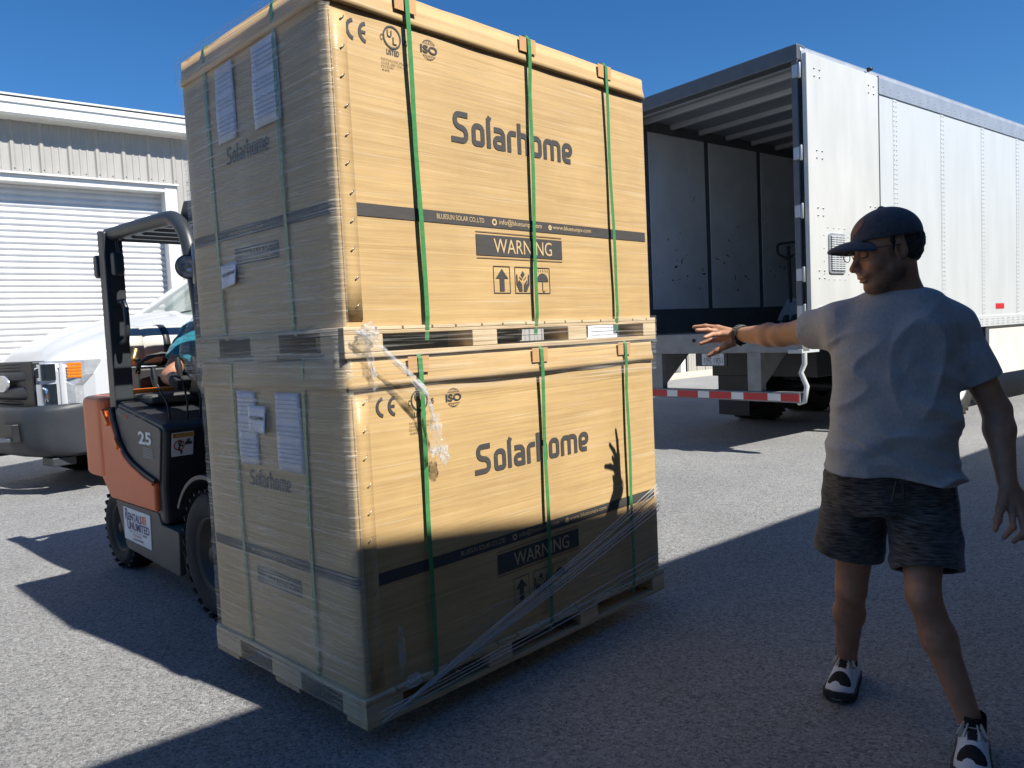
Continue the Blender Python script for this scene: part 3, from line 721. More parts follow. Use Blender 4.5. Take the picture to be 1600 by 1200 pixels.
b = MB(); pp = rpoly([(-.03, 3.05), (1.18, 3.05), (1.18, 3.45), (.98, 3.66), (.17, 3.66), (-.03, 3.45)], .10, 6)
b.prism(pp, 'z', .60, 1.115); b.prism(rpoly([(.27, 3.1), (.88, 3.1), (.88, 3.6), (.27, 3.6)], .06), 'z', .28, .60)
fpart(b, 'counterweight', M_orange, .035, seg=3)
b = MB(); b.prism([(2.93, .42), (2.93, 1.06), (2.85, 1.095), (2.20, .99), (2.165, .965), (2.24, .64), (2.24, .41)], 'x', .006, 1.144); fpart(b, 'cowl', M_blk, .028, seg=3)
gp_ = [(2.885, 1.045), (2.82, 1.062), (2.225, .967), (2.20, .95), (2.268, .665), (2.305, .672), (2.45, .70), (2.62, .748), (2.725, .797), (2.805, .86), (2.875, .975)]
gpan = fpart(MB().prism(gp_, 'x', -.004, .01), 'cowl_side_panel', M_dgrey, .004)
edge = [(2.915, 1.06), (2.885, .985), (2.815, .855), (2.735, .787), (2.625, .738), (2.45, .692), (2.30, .664)]
fpart(MB().tube([(-.012, y, z) for y, z in edge], .012, 8), 'trim_strip', M_blk)
red_e = [(2.935, 1.04), (2.90, .965), (2.82, .838), (2.73, .768), (2.62, .72), (2.45, .672), (2.31, .647)]
fpart(MB().tube([(-.022, y, z) for y, z in red_e], .011, 8), 'panel_edge', M_orange)
for (p, q) in (((3.03, 1.038), (2.945, .955)), ((2.845, .87), (2.80, .82))):
    b = MB(); d = Vector((q[0]-p[0], q[1]-p[1])); n_ = Vector((-d.y, d.x)).normalized()*.017
    b.prism([(p[0]+n_.x, p[1]+n_.y), (q[0]+n_.x, q[1]+n_.y), (q[0]-n_.x, q[1]-n_.y), (p[0]-n_.x, p[1]-n_.y)], 'x', -.040, -.02); fpart(b, 'reflector_tab', M_borange, .004)
i = INK(); PS = lambda x, z: (-.0065, -x, z)
i.text('25', -2.53, .86, -2.335, .935, .03)
for k in range(7): i.rect(-2.47, .785+k*.009, -2.325, .790+k*.009, 1, 1)
i.build('model_number', [mat('ink_white', (.75, .75, .74), .5, var=.05), mat('ink_grey', (.28, .28, .28), .5, var=.05)], PS, gpan)
i = INK(); i.text('PRO', -2.85, 1.012, -2.735, 1.040, .01, 0); i.text('5', -2.728, .998, -2.68, 1.028, .03, 1); i.build('series_lettering', [_mc['ink_grey'], M_red], PS, gpan)
# warning label on the front of the cowl
cwf = lambda z, d: 2.165+.2308*(.965-z)-d
wl = fpart(MB().prism([(cwf(.80, .006), .80), (cwf(.935, .006), .935), (cwf(.935, .001), .935), (cwf(.80, .001), .80)], 'x', .045, .165), 'warning_label', M_sign, .0005)
i = INK(); PF = lambda x, z: (x-.033, cwf(z, .0085), z)
i.rect(.079, .905, .201, .931, 0); i.text('WARNING', .105, .911, .19, .926, .01, 1); i.poly([(.084, .91), (.10, .91), (.092, .927)], 1)
i.arc(.118, .862, .027, 0, 360, .006, 2, 20); i.arc(.122, .876, .008, 0, 360, .008, 1, 10); i.stroke([(.122, .868), (.116, .838), (.132, .826), (.128, .812)], .010, 1); i.stroke([(.120, .86), (.140, .858)], .008, 1)
i.poly([(.15, .862), (.19, .862), (.19, .878), (.15, .878)], 1); i.arc(.168, .885, .007, 0, 360, .007, 1, 10)
i.build('warning_pictogram', [mat('ink_amber', (.62, .30, .08), .5, var=0), M_ink, M_red], PF, wl)
# rental sign on the skirt
sg = fpart(MB().prism([(2.875, .452), (2.45, .446), (2.462, .24), (2.885, .252)], 'x', -.004, .0), 'rental_sign', M_sign, .001)
i = INK(); PS2 = lambda x, z: (-.0055, -x, z)
i.text('R', -2.845, .375, -2.795, .445, .02, 0); i.text('ENTALS', -2.795, .375, -2.585, .423, .02, 0); i.text('U', -2.82, .318, -2.775, .378, .02, 0); i.text('NLIMITED', -2.775, .322, -2.475, .370, .02, 0)
i.rect(-2.575, .378, -2.52, .425, 1); 
for k in range(3): i.rect(-2.572, .386+k*.013, -2.523, .389+k*.013, 3)
i.text('EQUIPMENT AND TOOLS', -2.79, .304, -2.59, .314, .0, 2); i.rect(-2.58, .302, -2.52, .313, 2)
i.text('TO READY', -2.735, .283, -2.60, .298, .01, 1); i.rect(-2.735, .262, -2.58, .272, 2)
i.build('sign_lettering', [M_navy, mat('ink_orange', (.68, .16, .06), .5, var=0), mat('ink_slate', (.18, .19, .22), .5, var=0), M_sign], PS2, sg)
# fender over the drive wheel
def arcp(cy, cz, r, a0, a1, n): return [(cy+r*math.cos(R(a0+(a1-a0)*k/n)), cz+r*math.sin(R(a0+(a1-a0)*k/n))) for k in range(n+1)]
for x0, x1 in ((-.01, .27), (.88, 1.16)):
    po = arcp(1.68, .34, .415, 176, 30, 18); pi_ = arcp(1.68, .34, .392, 176, 30, 18)
    fpart(MB().prism(po+pi_[::-1], 'x', x0, x1), 'fender', M_guard, .004)
for x0, x1, o_ in ((-.005, .22, -1), (.93, 1.155, 1)):
    wheel('drive_wheel', x0, x1, 1.68, .34, .335, .19, fk, FK0, o_)
    wheel('steer_wheel', x0+.05 if o_ < 0 else x0-.0, x1 if o_ < 0 else x1-.05, 3.14, .265, .262, .15, fk, FK0, o_, 26)
# overhead guard
topc = [(2.93, 2.112), (2.10, 2.092), (1.93, 2.065), (1.83, 1.99), (1.775, 1.87), (1.735, 1.70), (1.70, 1.46), (1.635, 1.08), (1.60, .74)]
for x in (.055, 1.095):
    b = MB(); b.prism(rpoly([(2.87, 1.03), (2.975, 1.03), (2.965, 2.14), (2.86, 2.125)], .012, 2), 'x', x-.055, x+.055); fpart(b, 'guard_post', M_guard, .008)
    pts = [Vector((x, y, z)) for y, z in topc]; P2 = []
    for k in range(len(pts)-1):
        p0 = pts[max(k-1, 0)]; p1 = pts[k]; p2 = pts[k+1]; p3 = pts[min(k+2, len(pts)-1)]
        for q in range(5):
            t = q/5; P2.append(.5*((2*p1)+(-p0+p2)*t+(2*p0-5*p1+4*p2-p3)*t*t+(-p0+3*p1-3*p2+p3)*t**3))
    P2.append(pts[-1]); fpart(MB().tube(P2, .040, 14), 'guard_rail', M_guard)
for k in range(6):
    y = 1.98+k*.165; b = MB(); b.box((.08, -.035, -.012), (1.07, .035, .012), 0, Matrix.Translation((0, y, 2.085)) @ Matrix.Rotation(R(35), 4, 'X')); fpart(b, 'guard_bar', M_guard, .004)
fpart(MB().prism([(1.76, 2.0), (1.98, 2.11), (1.93, 2.17), (1.72, 2.15), (1.69, 2.08)], 'x', .10, .13), 'gusset', M_guard, .006)
fpart(MB().box((.10, 1.70, 2.06), (1.05, 1.74, 2.15)), 'guard_front_bar', M_guard, .008)
# lamp on the front leg, rear pods, handle, loose hooks
b = MB(); b.lathe([(0, .08), (.035, .075), (.052, .045), (.058, 0), (.060, -.012), (.055, -.012)], (0, 0, 0), (0, 1, 0), 20)
hl = b.build('work_lamp', M_guard, fk, loc=(-.005+FK0[0], 1.69+FK0[1], 1.80)); hl.rotation_euler = (0, 0, R(-20))
MB().lathe([(0, .045), (.03, .04), (.048, .01), (.054, -.012)], (0, 0, 0), (0, 1, 0), 20).build('lamp_reflector', M_chrome, hl)
MB().lathe([(.055, -.011), (.035, -.018), (0, -.022)], (0, 0, 0), (0, 1, 0), 20).build('lamp_glass', M_lens, hl)
fpart(MB().tube([(.055, 1.72, 1.72), (.02, 1.67, 1.72), (.02, 1.66, 1.90), (.055, 1.74, 1.92)], .012, 8), 'lamp_bracket', M_steel)
for dy, dx in ((3.01, .02), (2.80, .05)):
    b = MB(); b.prism(rpoly([(-.035, -.07), (.035, -.07), (.035, .07), (-.035, .07)], .03, 4), 'x', -.03, .03); fpart(b, 'rear_pod', M_guard, .012, seg=3).location = Vector(FK0)+Vector((dx, dy, 1.925))
fpart(MB().tube([(.06, 2.83, 2.08), (.05, 2.79, 2.05), (.05, 2.78, 1.99)], .008, 8), 'pod_cable', M_blk)
fpart(MB().tube([(.055, 2.85, 1.70), (.055, 2.77, 1.70), (.055, 2.735, 1.66), (.055, 2.735, 1.53), (.055, 2.76, 1.47), (.055, 2.86, 1.45)], .016, 10), 'grab_handle', M_guard)
hk = MB()
for q in range(3): hk.tube([(.30+.02*q, 2.2, 2.07-.03*q), (.30+.05*q, 2.2, 2.0), (.34-.03*q, 2.2, 1.955), (.37, 2.2, 1.98), (.36, 2.2, 2.02)], .006, 6)
fpart(hk, 'hanging_hook', M_blk)
# seat, hood, gas tank and hose
fpart(MB().box((.12, 2.62, 1.07), (1.03, 3.08, 1.13)), 'hood', M_dgrey, .02)
fpart(MB().box((.10, 2.95, 1.115), (1.05, 3.12, 1.155)), 'hood_trim', M_borange, .012)
b = MB(); b.box((.36, 2.28, 1.10), (.80, 2.76, 1.24)); fpart(b, 'seat', M_blk, .04, seg=3)
b = MB(); b.box((.36, 2.78, 1.18), (.76, 2.88, 1.46), 0, Matrix.Translation((0, 0, 0))); fpart(b, 'backrest', M_blk, .04, seg=3)
b = MB(); b.lathe([(0, -.045), (.06, -.04), (.105, -.02), (.13, .03), (.135, .08), (.135, .58), (.125, .65), (.07, .70), (0, .71)], (.26, 3.22, 1.43), (1, 0, 0), 32); tk = fpart(b, 'gas_tank', M_tank)
b = MB(); b.lathe([(.128, -.06), (.133, -.065), (.136, -.06), (.136, .03), (.130, .03), (.128, -.06)], (.24, 3.22, 1.43), (1, 0, 0), 32); b.build('tank_collar', M_tank, tk)
for x in (.42, .74): MB().lathe([(.1355, -.022), (.140, -.022), (.140, .022), (.1355, .022)], (x, 3.22, 1.43), (1, 0, 0), 28).build('tank_strap', M_blk, tk)
fpart(MB().box((.24, 3.12, 1.11), (.82, 3.32, 1.29)), 'tank_cradle', M_blk, .02)
hs = [(.20+.0*k, 3.0, 1.35) for k in range(1)]+[(.22+.16*math.cos(a)+.12, 2.98, 1.27+.10*math.sin(a)) for a in [math.pi*(1.05-k/12*1.1) for k in range(13)]]
fpart(MB().tube(hs, [.012+.004*(k % 2) for k in range(len(hs))], 8), 'gas_hose', mat('hose_grey', (.09, .09, .08), .5))
fpart(MB().lathe([(0, 0), (.02, 0), (.022, .03), (.014, .035), (.014, .09), (0, .09)], (.17, 3.02, 1.33), (.2, -.3, 1), 12), 'gas_valve', mat('brass', (.45, .30, .12), .35, metal=.8))
# levers and steering
for k, (x, y, lx, ly, lz) in enumerate(((.09, 2.28, .04, 2.33, 1.22), (.17, 2.25, .165, 2.29, 1.27), (.24, 2.25, .25, 2.28, 1.27))):
    lv = fpart(MB().tube([(x, y, .98), ((x+lx)/2+.01, y, 1.1), (lx, ly, lz)], .006, 8), 'lever', M_blk)
    MB().tube([(lx, ly, lz-.03), (lx-.005, ly+.004, lz+.03), (lx-.008, ly+.006, lz+.08)], [.013, .02, .012], 10).build('lever_knob', M_blk, lv)
fpart(MB().tube([(.58, 1.95, .95), (.58, 2.12, 1.28)], .03, 10), 'steering_column', M_blk)
sw = [(.58+.16*math.cos(a), 2.13+.15*math.sin(a)*.85, 1.29-.08*math.sin(a)) for a in [2*math.pi*k/28 for k in range(28)]]
fpart(MB().tube(sw, .014, 8, closed=True), 'steering_wheel', M_blk)
# mast, carriage and forks
for x in (.26, .80): fpart(MB().box((x, 1.24, .06), (x+.09, 1.40, 2.15)), 'mast_rail', M_guard, .01)
fpart(MB().box((.15, 1.21, .22), (1.0, 1.25, .62)), 'carriage', M_guard, .01)
fpart(MB().box((.35, 1.28, 1.98), (.80, 1.36, 2.08)), 'mast_crossbar', M_guard, .01)
for x in (.22, .80):
    fpart(MB().prism([(1.21, .50), (1.17, .50), (1.17, .15), (.10, .128), (.02, .110), (.02, .106), (1.21, .106)], 'x', x, x+.13), 'fork', M_steel, .004)
# ------------------------------------------------------------------ semi trailer
TA = .6676; TO = Vector((2.9694, 7.789, 0)); TD = Vector((math.cos(TA), math.sin(TA), 0)); TN = Vector((-math.sin(TA), math.cos(TA), 0))
M_tw = mat('trailer_white', (.53, .555, .555), .42, var=.06, vs=1.6, stretch=(3, 3, .5), coat=.1)
M_td = mat('trailer_door_white', (.50, .51, .485), .45, col2=(.58, .585, .56), vs=1.6, stretch=(2.2, 2.2, .6), vcon=1.6, coat=.1)
M_alu = mat('rail_aluminium', (.46, .48, .50), .4, metal=.5, var=.08, vs=6)
M_frame = mat('rear_frame_grey', (.11, .12, .135), .5, metal=.35, var=.15, vs=6)
M_lin = mat('lining_panel', (.84, .84, .82), .65, col2=(.72, .72, .71), vs=3, vcon=1.2)
M_scuff = mat('scuff_band', (.12, .125, .13), .6, var=.2)
M_bow = mat('roof_bow', (.52, .55, .58), .4, metal=.3, var=.05)
M_sil = mat('sill_steel', (.22, .225, .23), .5, metal=.4, var=.2, vs=8, bump=.08, bs=20)
M_rw = mat('tape_white', (.75, .75, .74), .4, var=.05); M_rr = mat('tape_red', (.55, .025, .03), .4, var=.08)
M_rivet = mat('rivet', (.46, .47, .48), .4, metal=.5, var=0)
tl = thing('semi_trailer', 'long white box trailer with its rear doors swung open', 'trailer', TO, TA)
LT, WT, ZT = 16.1, 2.59, 4.11
zb, zr0, zr1 = 1.33, 1.19, 3.895
seams = [.04]+[.77+1.252*k for k in range(0, 13)]
seams = [s for s in seams if s < LT]+[LT]
for k in range(len(seams)-1):
    a_, b_ = seams[k]+.004, seams[k+1]-.004
    MB().box((a_, .0, zb), (b_, .012, zr1)).build('side_panel', M_tw, tl, .002)
    MB().box((a_, WT-.012, zb), (b_, WT, zr1)).build('side_panel', M_tw, tl, .002)
    if k:
        pst = MB().box((a_-.05, -.003, zb), (a_+.045, -.0003, zr1)).build('seam_strip', M_tw, tl, .001)
        rv = MB(); z = zb+.05
        while z < zr1-.03:
            for dx in (-.03, .026): rv.lathe([(0, -.007), (.0055, -.006), (.008, 0)], (a_+dx, -.003, z), (0, 1, 0), 6, smooth=False)
            z += .055
        rv.build('seam_rivet', M_rivet, tl, kind='stuff')
for y0, y1 in ((-.012, .03), (WT-.03, WT+.012)):
    MB().prism([(y0, 3.885), (y0, 4.06), (y0+.012, 4.10), (y1-.012, 4.10), (y1, 3.885)], 'x', .06, LT).build('top_rail', M_alu, tl, .004)
    MB().box((.06, y0-.004, zr0), (LT, y1, zb+.01)).build('bottom_rail', M_tw, tl, .004)
rv = MB(); x = .2
while x < LT:
    for z in (3.93, 3.97): rv.lathe([(0, -.006), (.006, -.005), (.008, 0)], (x, -.012, z), (0, 1, 0), 6, smooth=False)
    for dx in (0, .05):
        for z in (1.225, 1.26, 1.295): rv.lathe([(0, -.006), (.007, -.005), (.009, 0)], (x+dx, -.016, z), (0, 1, 0), 6, smooth=False)
    x += .19
rv.build('rail_rivet', M_rivet, tl, kind='stuff')
MB().box((.05, .0, 4.085), (LT, WT, 4.112)).build('roof', M_alu, tl, .003)
MB().box((.16, .06, 4.0825), (LT-.06, WT-.06, 4.0848)).build('roof_liner', mat('roof_liner', (.24, .27, .31), .5, metal=.2, var=.08), tl)
MB().box((LT-.05, .02, zr0), (LT, WT-.02, 4.07)).build('front_wall', M_tw, tl)
MB().box((.05, .03, 1.18), (LT, WT-.03, 1.31)).build('floor', mat('deck_wood', (.10, .075, .05), .7, var=.3, stretch=(1, 10, 10)), tl)
# inner lining, posts, scuff bands
ls = [.06, .62, 1.88, 3.13, 4.38, 5.63, 6.88, 8.13, 9.38, 10.63, 11.88, 13.13, 14.38, LT-.06]
M_dirt = None
for side in (0, 1):
    ya, yb = (.035, .05) if side == 0 else (WT-.05, WT-.035)
    for k in range(len(ls)-1): MB().box((ls[k]+.05, ya, 1.63), (ls[k+1]-.05, yb, 3.94)).build('lining_panel', M_lin, tl, .002)
    for s_ in ls[1:-1]: MB().box((s_-.055, (ya if side == 0 else ya+.0)+(.0 if side == 0 else .008), 1.60), (s_+.055, yb-(.008 if side == 0 else 0), 3.98)).build('lining_post', M_scuff, tl)
    MB().box((.06, ya-.0, 1.31), (LT-.06, yb+.0, 1.628)).build('scuff_band', M_scuff, tl)
    MB().box((.06, ya+.002, 3.945), (LT-.06, yb-.002, 4.08)).build('lining_rail', M_scuff, tl)
# scuffs on the left lining (marks left by freight)
i = INK(); rng = random.Random(4)
for k in range(38):
    cx = rng.choice((1.15, 1.5, 2.3, 2.6, 3.6))+rng.gauss(0, .22); cz = 2.12+rng.gauss(0, .16) if rng.random() < .6 else 2.0+rng.random()*1.2
    if any(abs(cx-s_) < .08 for s_ in ls) or cx < .7: continue
    a_ = rng.random()*6; l_ = .008+rng.random()**2*.04; w_ = .004+rng.random()**2*.010; ca, sa = math.cos(a_), math.sin(a_)
    pts = [(l_*math.cos(t)*(1+.5*rng.random()), w_*math.sin(t)*(1+.5*rng.random())) for t in [2*math.pi*q/8 for q in range(8)]]
    i.poly([(cx+p[0]*ca-p[1]*sa, cz+p[0]*sa+p[1]*ca) for p in pts])
i.build('scuff_mark', [mat('scuff_ink', (.10, .10, .10), .7, var=.2)], lambda x, z: (x, WT-.0515, z), tl)
i = INK(); d = 0
for k, ch in enumerate('2003'): i.text(ch, .44, 3.12-.155*k-.13, .535, 3.12-.155*k, .02)
i.build('trailer_number', [mat('ink_black', (.02, .02, .022), .5, var=0)], lambda x, z: (x, WT-.0525, z), tl)
# roof bows
for k, s_ in enumerate([.32, .62, 1.15, 1.75, 2.36, 2.98, 3.6, 4.2, 4.8, 5.4, 6.0, 6.6, 7.2, 7.8, 8.4, 9.6, 10.8, 12.0, 13.2, 14.4]):
    MB().box((s_-.03, .05, 4.02), (s_+.03, WT-.05, 4.082)).build('roof_bow', M_bow, tl, .006)
MB().box((.0, .0, 3.97), (.16, WT, 4.13)).build('rear_header', M_frame, tl, .012)
for y0 in (.0, WT-.07):
    MB().box((.0, y0, 1.18), (.10, y0+.07, 3.97)).build('rear_post', M_frame, tl, .008)
MB().box((-.02, -.0, 1.07), (.12, WT, 1.30)).build('rear_sill', M_sil, tl, .01)
for y in (.5, .68, 1.15, 1.36, 2.0): MB().lathe([(0, -.012), (.018, -.012), (.022, 0)], (-.02, y, 1.22), (1, 0, 0), 12).build('sill_lamp', M_blk, tl)
MB().box((-.03, .0, 1.06), (.3, .16, 1.10)).build('sill_corner', M_tw, tl, .004)
hz = [1.48, 1.85, 2.48, 3.05, 3.85]
for z in hz:
    h_ = MB(); h_.box((-.045, -.03, z-.06), (-.0, .035, z+.06)); h_.lathe([(0, -.075), (.014, -.075), (.014, .075), (0, .075)], (-.03, -.04, z), (0, 0, 1), 10)
    h_.build('door_hinge', M_alu, tl, .004)
# right door folded flat against the side, its vent and bolt groups
dr = MB().box((.02, -.085, 1.34), (1.475, -.035, 4.02)).build('rear_door', M_td, tl, .006, label='white rear door folded back against the trailer side')
MB().box((1.462, -.09, 1.33), (1.478, -.03, 4.03)).build('door_edge', M_frame, dr)
rv = MB()
for z in hz:
    for dx in (.18, .28) if z != 3.85 else (.16, .26): 
        for dz in (-.035, .04): rv.lathe([(0, -.008), (.010, -.007), (.013, 0)], (dx, -.085, z+dz), (0, 1, 0), 8)
for z in (2.56, 3.86):
    for dx in (1.25, 1.36):
        for dz in (-.04, .04): rv.lathe([(0, -.008), (.010, -.007), (.013, 0)], (dx, -.085, z+dz), (0, 1, 0), 8)
for q in range(4):
    for z in (1.80, 2.33): rv.lathe([(0, -.006), (.007, -.005), (.009, 0)], (.36+q*.11, -.085, z), (0, 1, 0), 6)
    for x in (.28, .76): rv.lathe([(0, -.006), (.007, -.005), (.009, 0)], (x, -.085, 1.86+q*.13), (0, 1, 0), 6)
rv.build('door_bolt', M_rivet, dr, kind='stuff')
vt = MB(); vt.prism(rpoly([(.36, 1.86), (.68, 1.86), (.68, 2.275), (.36, 2.275)], .04), 'y', -.10, -.085); vg = vt.build('door_vent', M_alu, dr, .004)
for q in range(16): MB().box((.39, -.112, 1.895+q*.0225), (.655, -.100, 1.908+q*.0225)).build('vent_louvre', M_tw, vg)
for q in range(15): MB().box((.385, -.1015, 1.9095+q*.0225), (.66, -.1003, 1.9165+q*.0225)).build('vent_slot', M_blk, vg)
for q in range(3): MB().box((.45+q*.07, -.113, 1.89), (.458+q*.07, -.1005, 2.25)).build('vent_rib', M_tw, vg)
# left door folded too
MB().box((.02, WT+.035, 1.34), (1.475, WT+.085, 4.02)).build('rear_door', M_td, tl, .006)
MB().lathe([(0, -.03), (.02, -.03), (.025, .02), (.0, .03)], (1.35, -.05, 4.09), (0, 1, 0), 10).build('door_stop', M_blk, tl)
# under-ride bumper
MB().box((-.01, .05, .55), (.11, WT-.05, .655)).build('bumper_bar', M_sil, tl, .006)
y = WT-.05; k = 0; tw = [.30, .155]
while y > .08:
    w_ = tw[k % 2]; y1 = max(y-w_, .06)
    MB().box((-.014, y1, .565), (-.0105, y, .64)).build('reflective_tape', (M_rr, M_rw)[k % 2], tl); y = y1; k += 1
for y0 in (.50, 1.86):
    MB().box((.0, y0, .655), (.09, y0+.17, 1.08)).build('bumper_upright', M_sil, tl, .006)
    MB().prism([(.09, .66), (.09, 1.07), (.62, 1.07)], 'y', y0+.06, y0+.075).build('bumper_gusset', M_sil, tl)
gm = MB(); gm.tube([(.045, .02, 1.08), (.045, .02, .95), (.04, .06, .86), (.045, .0, .72), (.045, .03, .56), (.05, .10, .545)], .026, 10); gm.build('dock_guard', M_tw, tl)
# licence plate hung upside down
pb = MB().box((.0, .93, .925), (.02, 1.36, 1.075)).build('plate_bracket', M_blk, tl, .004)
pl_ = MB().prism(rpoly([(.965, .935), (1.265, .935), (1.265, 1.068), (.965, 1.068)], .01), 'x', -.006, -.0002).build('licence_plate', mat('plate_white', (.55, .56, .56), .45, var=.05), pb)
i = INK(); i.text('PT', .0, .062, .02, .095, .0); i.v = i.v
i = INK()
i.text('581', .165, .045, .268, .105, .0); i.text('261', .045, .045, .145, .105, .0)   # read from behind, the plate is mounted upside down
i = INK(); i.text('P', .012, .076, .028, .102); i.text('T', .012, .045, .028, .070); i.text('581', .040, .045, .135, .105); i.text('261', .165, .045, .262, .105)
i.text('SEMI TRAILER', .09, .016, .21, .028); i.text('LONG TERM', .10, .116, .20, .126)
for x in (.07, .23):
    for z in (.020, .120): i.arc(x, z, .005, 0, 360, .006, 0, 8)
i.build('plate_lettering', [M_ink], lambda x, z: (-.0075, .965+x+.0, 1.068-z), pl_)
# undercarriage
for s_ in (2.55, 3.86):
    for y0, y1, o_ in ((.05, .30, -1), (.33, .58, -1), (WT-.30, WT-.05, 1), (WT-.58, WT-.33, 1)):
        wheel('trailer_wheel', y0, y1, 0, 0, .50, .28, tl, (s_, 0, .50), o_, 34, 10, M_tw if o_ < 0 else None).rotation_euler = (0, 0, R(90))
    MB().lathe([(0, .1), (.07, .1), (.07, WT-.1), (0, WT-.1)], (s_, 0, .5), (0, 1, 0), 14).build('axle', M_blk, tl)
MB().box((1.2, .55, .72), (5.2, WT-.55, 1.10)).build('bogie_frame', M_blk, tl, .01)
for y0 in (.12, WT-.62):
    MB().prism([(1.90, .12), (1.90, 1.0), (1.91, 1.0), (1.91, .12)], 'y', y0, y0+.5).build('mud_flap', M_blk, tl)
MB().box((4.72, .02, .50), (13.0, .045, 1.185)).build('side_skirt', mat('skirt_cream', (.70, .68, .60), .5, var=.08, vs=2), tl, .004)
MB().box((4.6, .0, .45), (4.72, .06, 1.185)).build('skirt_edge', M_frame, tl, .004)
for s_ in (4.95, 6.2, 7.45): MB().box((s_, -.0035, 1.43), (s_+.30, -.0005, 1.505)).build('side_reflector', M_rr, tl)
for y0 in (.5, WT-.62): MB().box((12.6, y0, .06), (12.75, y0+.12, 1.18)).build('landing_leg', M_frame, tl, .006)
# ------------------------------------------------------------------ hand pallet jack inside the trailer
M_jack = mat('jack_grey', (.46, .50, .52), .45, var=.12, vs=8)
M_jdk = mat('jack_dark', (.05, .05, .055), .5, var=.2)
jp = TO+TD*3.3+TN*2.16+Vector((0, 0, 1.311))
jk = thing('pallet_jack', 'hand pallet jack parked upright against the trailer side wall', 'pallet jack', jp, TA)
# local x into the trailer, y across
MB().prism([(-.25, .09), (.25, .09), (.20, .20), (.07, .42), (-.07, .42), (-.20, .20)], 'x', .0, .10).build('body', M_jack, jk, .015, seg=3)
MB().tube([(.0, 0, .36), (-.02, 0, .75), (-.05, -.01, 1.10), (-.06, -.01, 1.2)], .024, 12).build('handle_shaft', M_jdk, jk)
lp = fillet([(0, 1.0), (-.17, 1.10), (-.17, 1.24), (.17, 1.24), (.17, 1.10), (0, 1.0)], .05)
MB().tube([(-.055, p[0], p[1]) for p in lp], .019, 10).build('handle_loop', M_jdk, jk)
MB().tube([(-.08, -.02, 1.10), (-.08, -.08, 1.19)], .008, 8).build('release_lever', M_jdk, jk)
for y0 in (-.27, .11): MB().box((.1, y0, .05), (1.2, y0+.16, .10)).build('fork', M_jack, jk, .01)
for y0 in (-.1, .04): MB().lathe([(0, 0), (.085, 0), (.09, .01), (.09, .05), (.085, .06), (0, .06)], (-.0, y0, .09), (0, 1, 0), 18).build('wheel', M_jdk, jk)
# ------------------------------------------------------------------ white pickup truck
M_tp = mat('truck_white', (.50, .52, .54), .22, var=.02, vs=2, coat=.7)
M_grl = mat('grille_grey', (.030, .035, .042), .5, var=.12)
M_grd = mat('grille_dark', (.012, .014, .017), .5, var=.2)
M_bmp = mat('bumper_charcoal', (.026, .031, .038), .5, var=.1, vs=5)
M_amber = mat('amber_lens', (.70, .20, .01), .15, var=.05, coat=.5)
M_glz = glass('windscreen_glass', (.28, .36, .32), .03, .55, .8)
TH = R(-129)
class MBT(MB):
    # real heights of the tall cab and nose
    def build(s, *a, **k):
        s.v = [(x, float(np.interp(y, (-1, 1.1, 2.0, 7), (-1, 1.1, 1.66, 6.66))), float(np.interp(z, (-1, 0, .5, .83, 1.01, 1.215, 1.44, 1.55, 2.06, 3), (-1, 0, .42, .86, 1.13, 1.34, 1.72, 1.82, 2.34, 3.2)))) for x, y, z in s.v]
        return MB.build(s, *a, **k)
tk_ = thing('pickup_truck', 'white pickup truck with charcoal grille and amber corner lamps', 'truck', Vector((-5.31, 8.02, 0)), TH+R(90))
def tpart(mb, name, m_, bev=0, parent=None, **k): return mb.build(name, m_, parent or tk_, bev, **k)
# local: +x = driver side (facing the viewer), +y = rearwards
def body_side(x0, x1):
    arch = arcp(1.02, .47, .50, 0, 180, 16); arch2 = arcp(5.0, .47, .50, 0, 180, 16)
    return [(6.2, .62), (6.2, 1.40), (1.95, 1.42), (1.0, 1.32), (.30, 1.24), (.16, 1.10), (.16, .86), (.40, .84)]+[p for p in arch[::-1]]+[(1.54, .55), (4.46, .55)]+arch2[::-1]+[(5.52, .62)]
wrapf = lambda x: 1.75*max(0, abs(x)-.70)**1.3
b = MBT(); bs_ = body_side(0, 0); xs_ = [-.99+.29*k/18 for k in range(19)]+[0]+[.70+.29*k/18 for k in range(19)]; nb_ = len(bs_)
vs_ = [(x, y+wrapf(x)*min(1, max(0, (.75-y)/.5)), z-(.03 if abs(x) > .98 and z > 1 else 0)) for x in xs_ for (y, z) in bs_]
fs_ = [(i*nb_+k, i*nb_+(k+1) % nb_, (i+1)*nb_+(k+1) % nb_, (i+1)*nb_+k) for i in range(len(xs_)-1) for k in range(nb_)]
fs_ += [tuple(range(nb_)), tuple(range((len(xs_)-1)*nb_, len(xs_)*nb_))[::-1]]
b.add(vs_, fs_); tpart(b, 'body', M_tp)
def hood(a, c):
    y = .10+1.95*c; x = (-.93+1.86*a)*(1-.06*(1-c)**3)
    e_ = abs(2*a-1); z = 1.235+.315*(1-(1-min(1, c*1.02))**1.6)
    z += -.06*e_**4+.035*(1-min(1, max(0, (e_-.45)/.18)))*min(1, c*5)
    z -= .07*max(0, 1-c/.10)**2
    return (x, y+wrapf(x)*(1-c)**3*.9, z)
b = MBT(); b.grid(hood, 40, 28); b.grid(lambda a, c: (lambda p: (p[0], p[1], p[2]-.3*c))(hood(a, 0)), 40, 3, flip=True)
b.grid(lambda a, c: (lambda p: (p[0], p[1], p[2]-.3*c))(hood(1, a)), 28, 3, flip=True); b.grid(lambda a, c: (lambda p: (p[0], p[1], p[2]-.3*c))(hood(0, a)), 28, 3)
tpart(b, 'hood', M_tp)
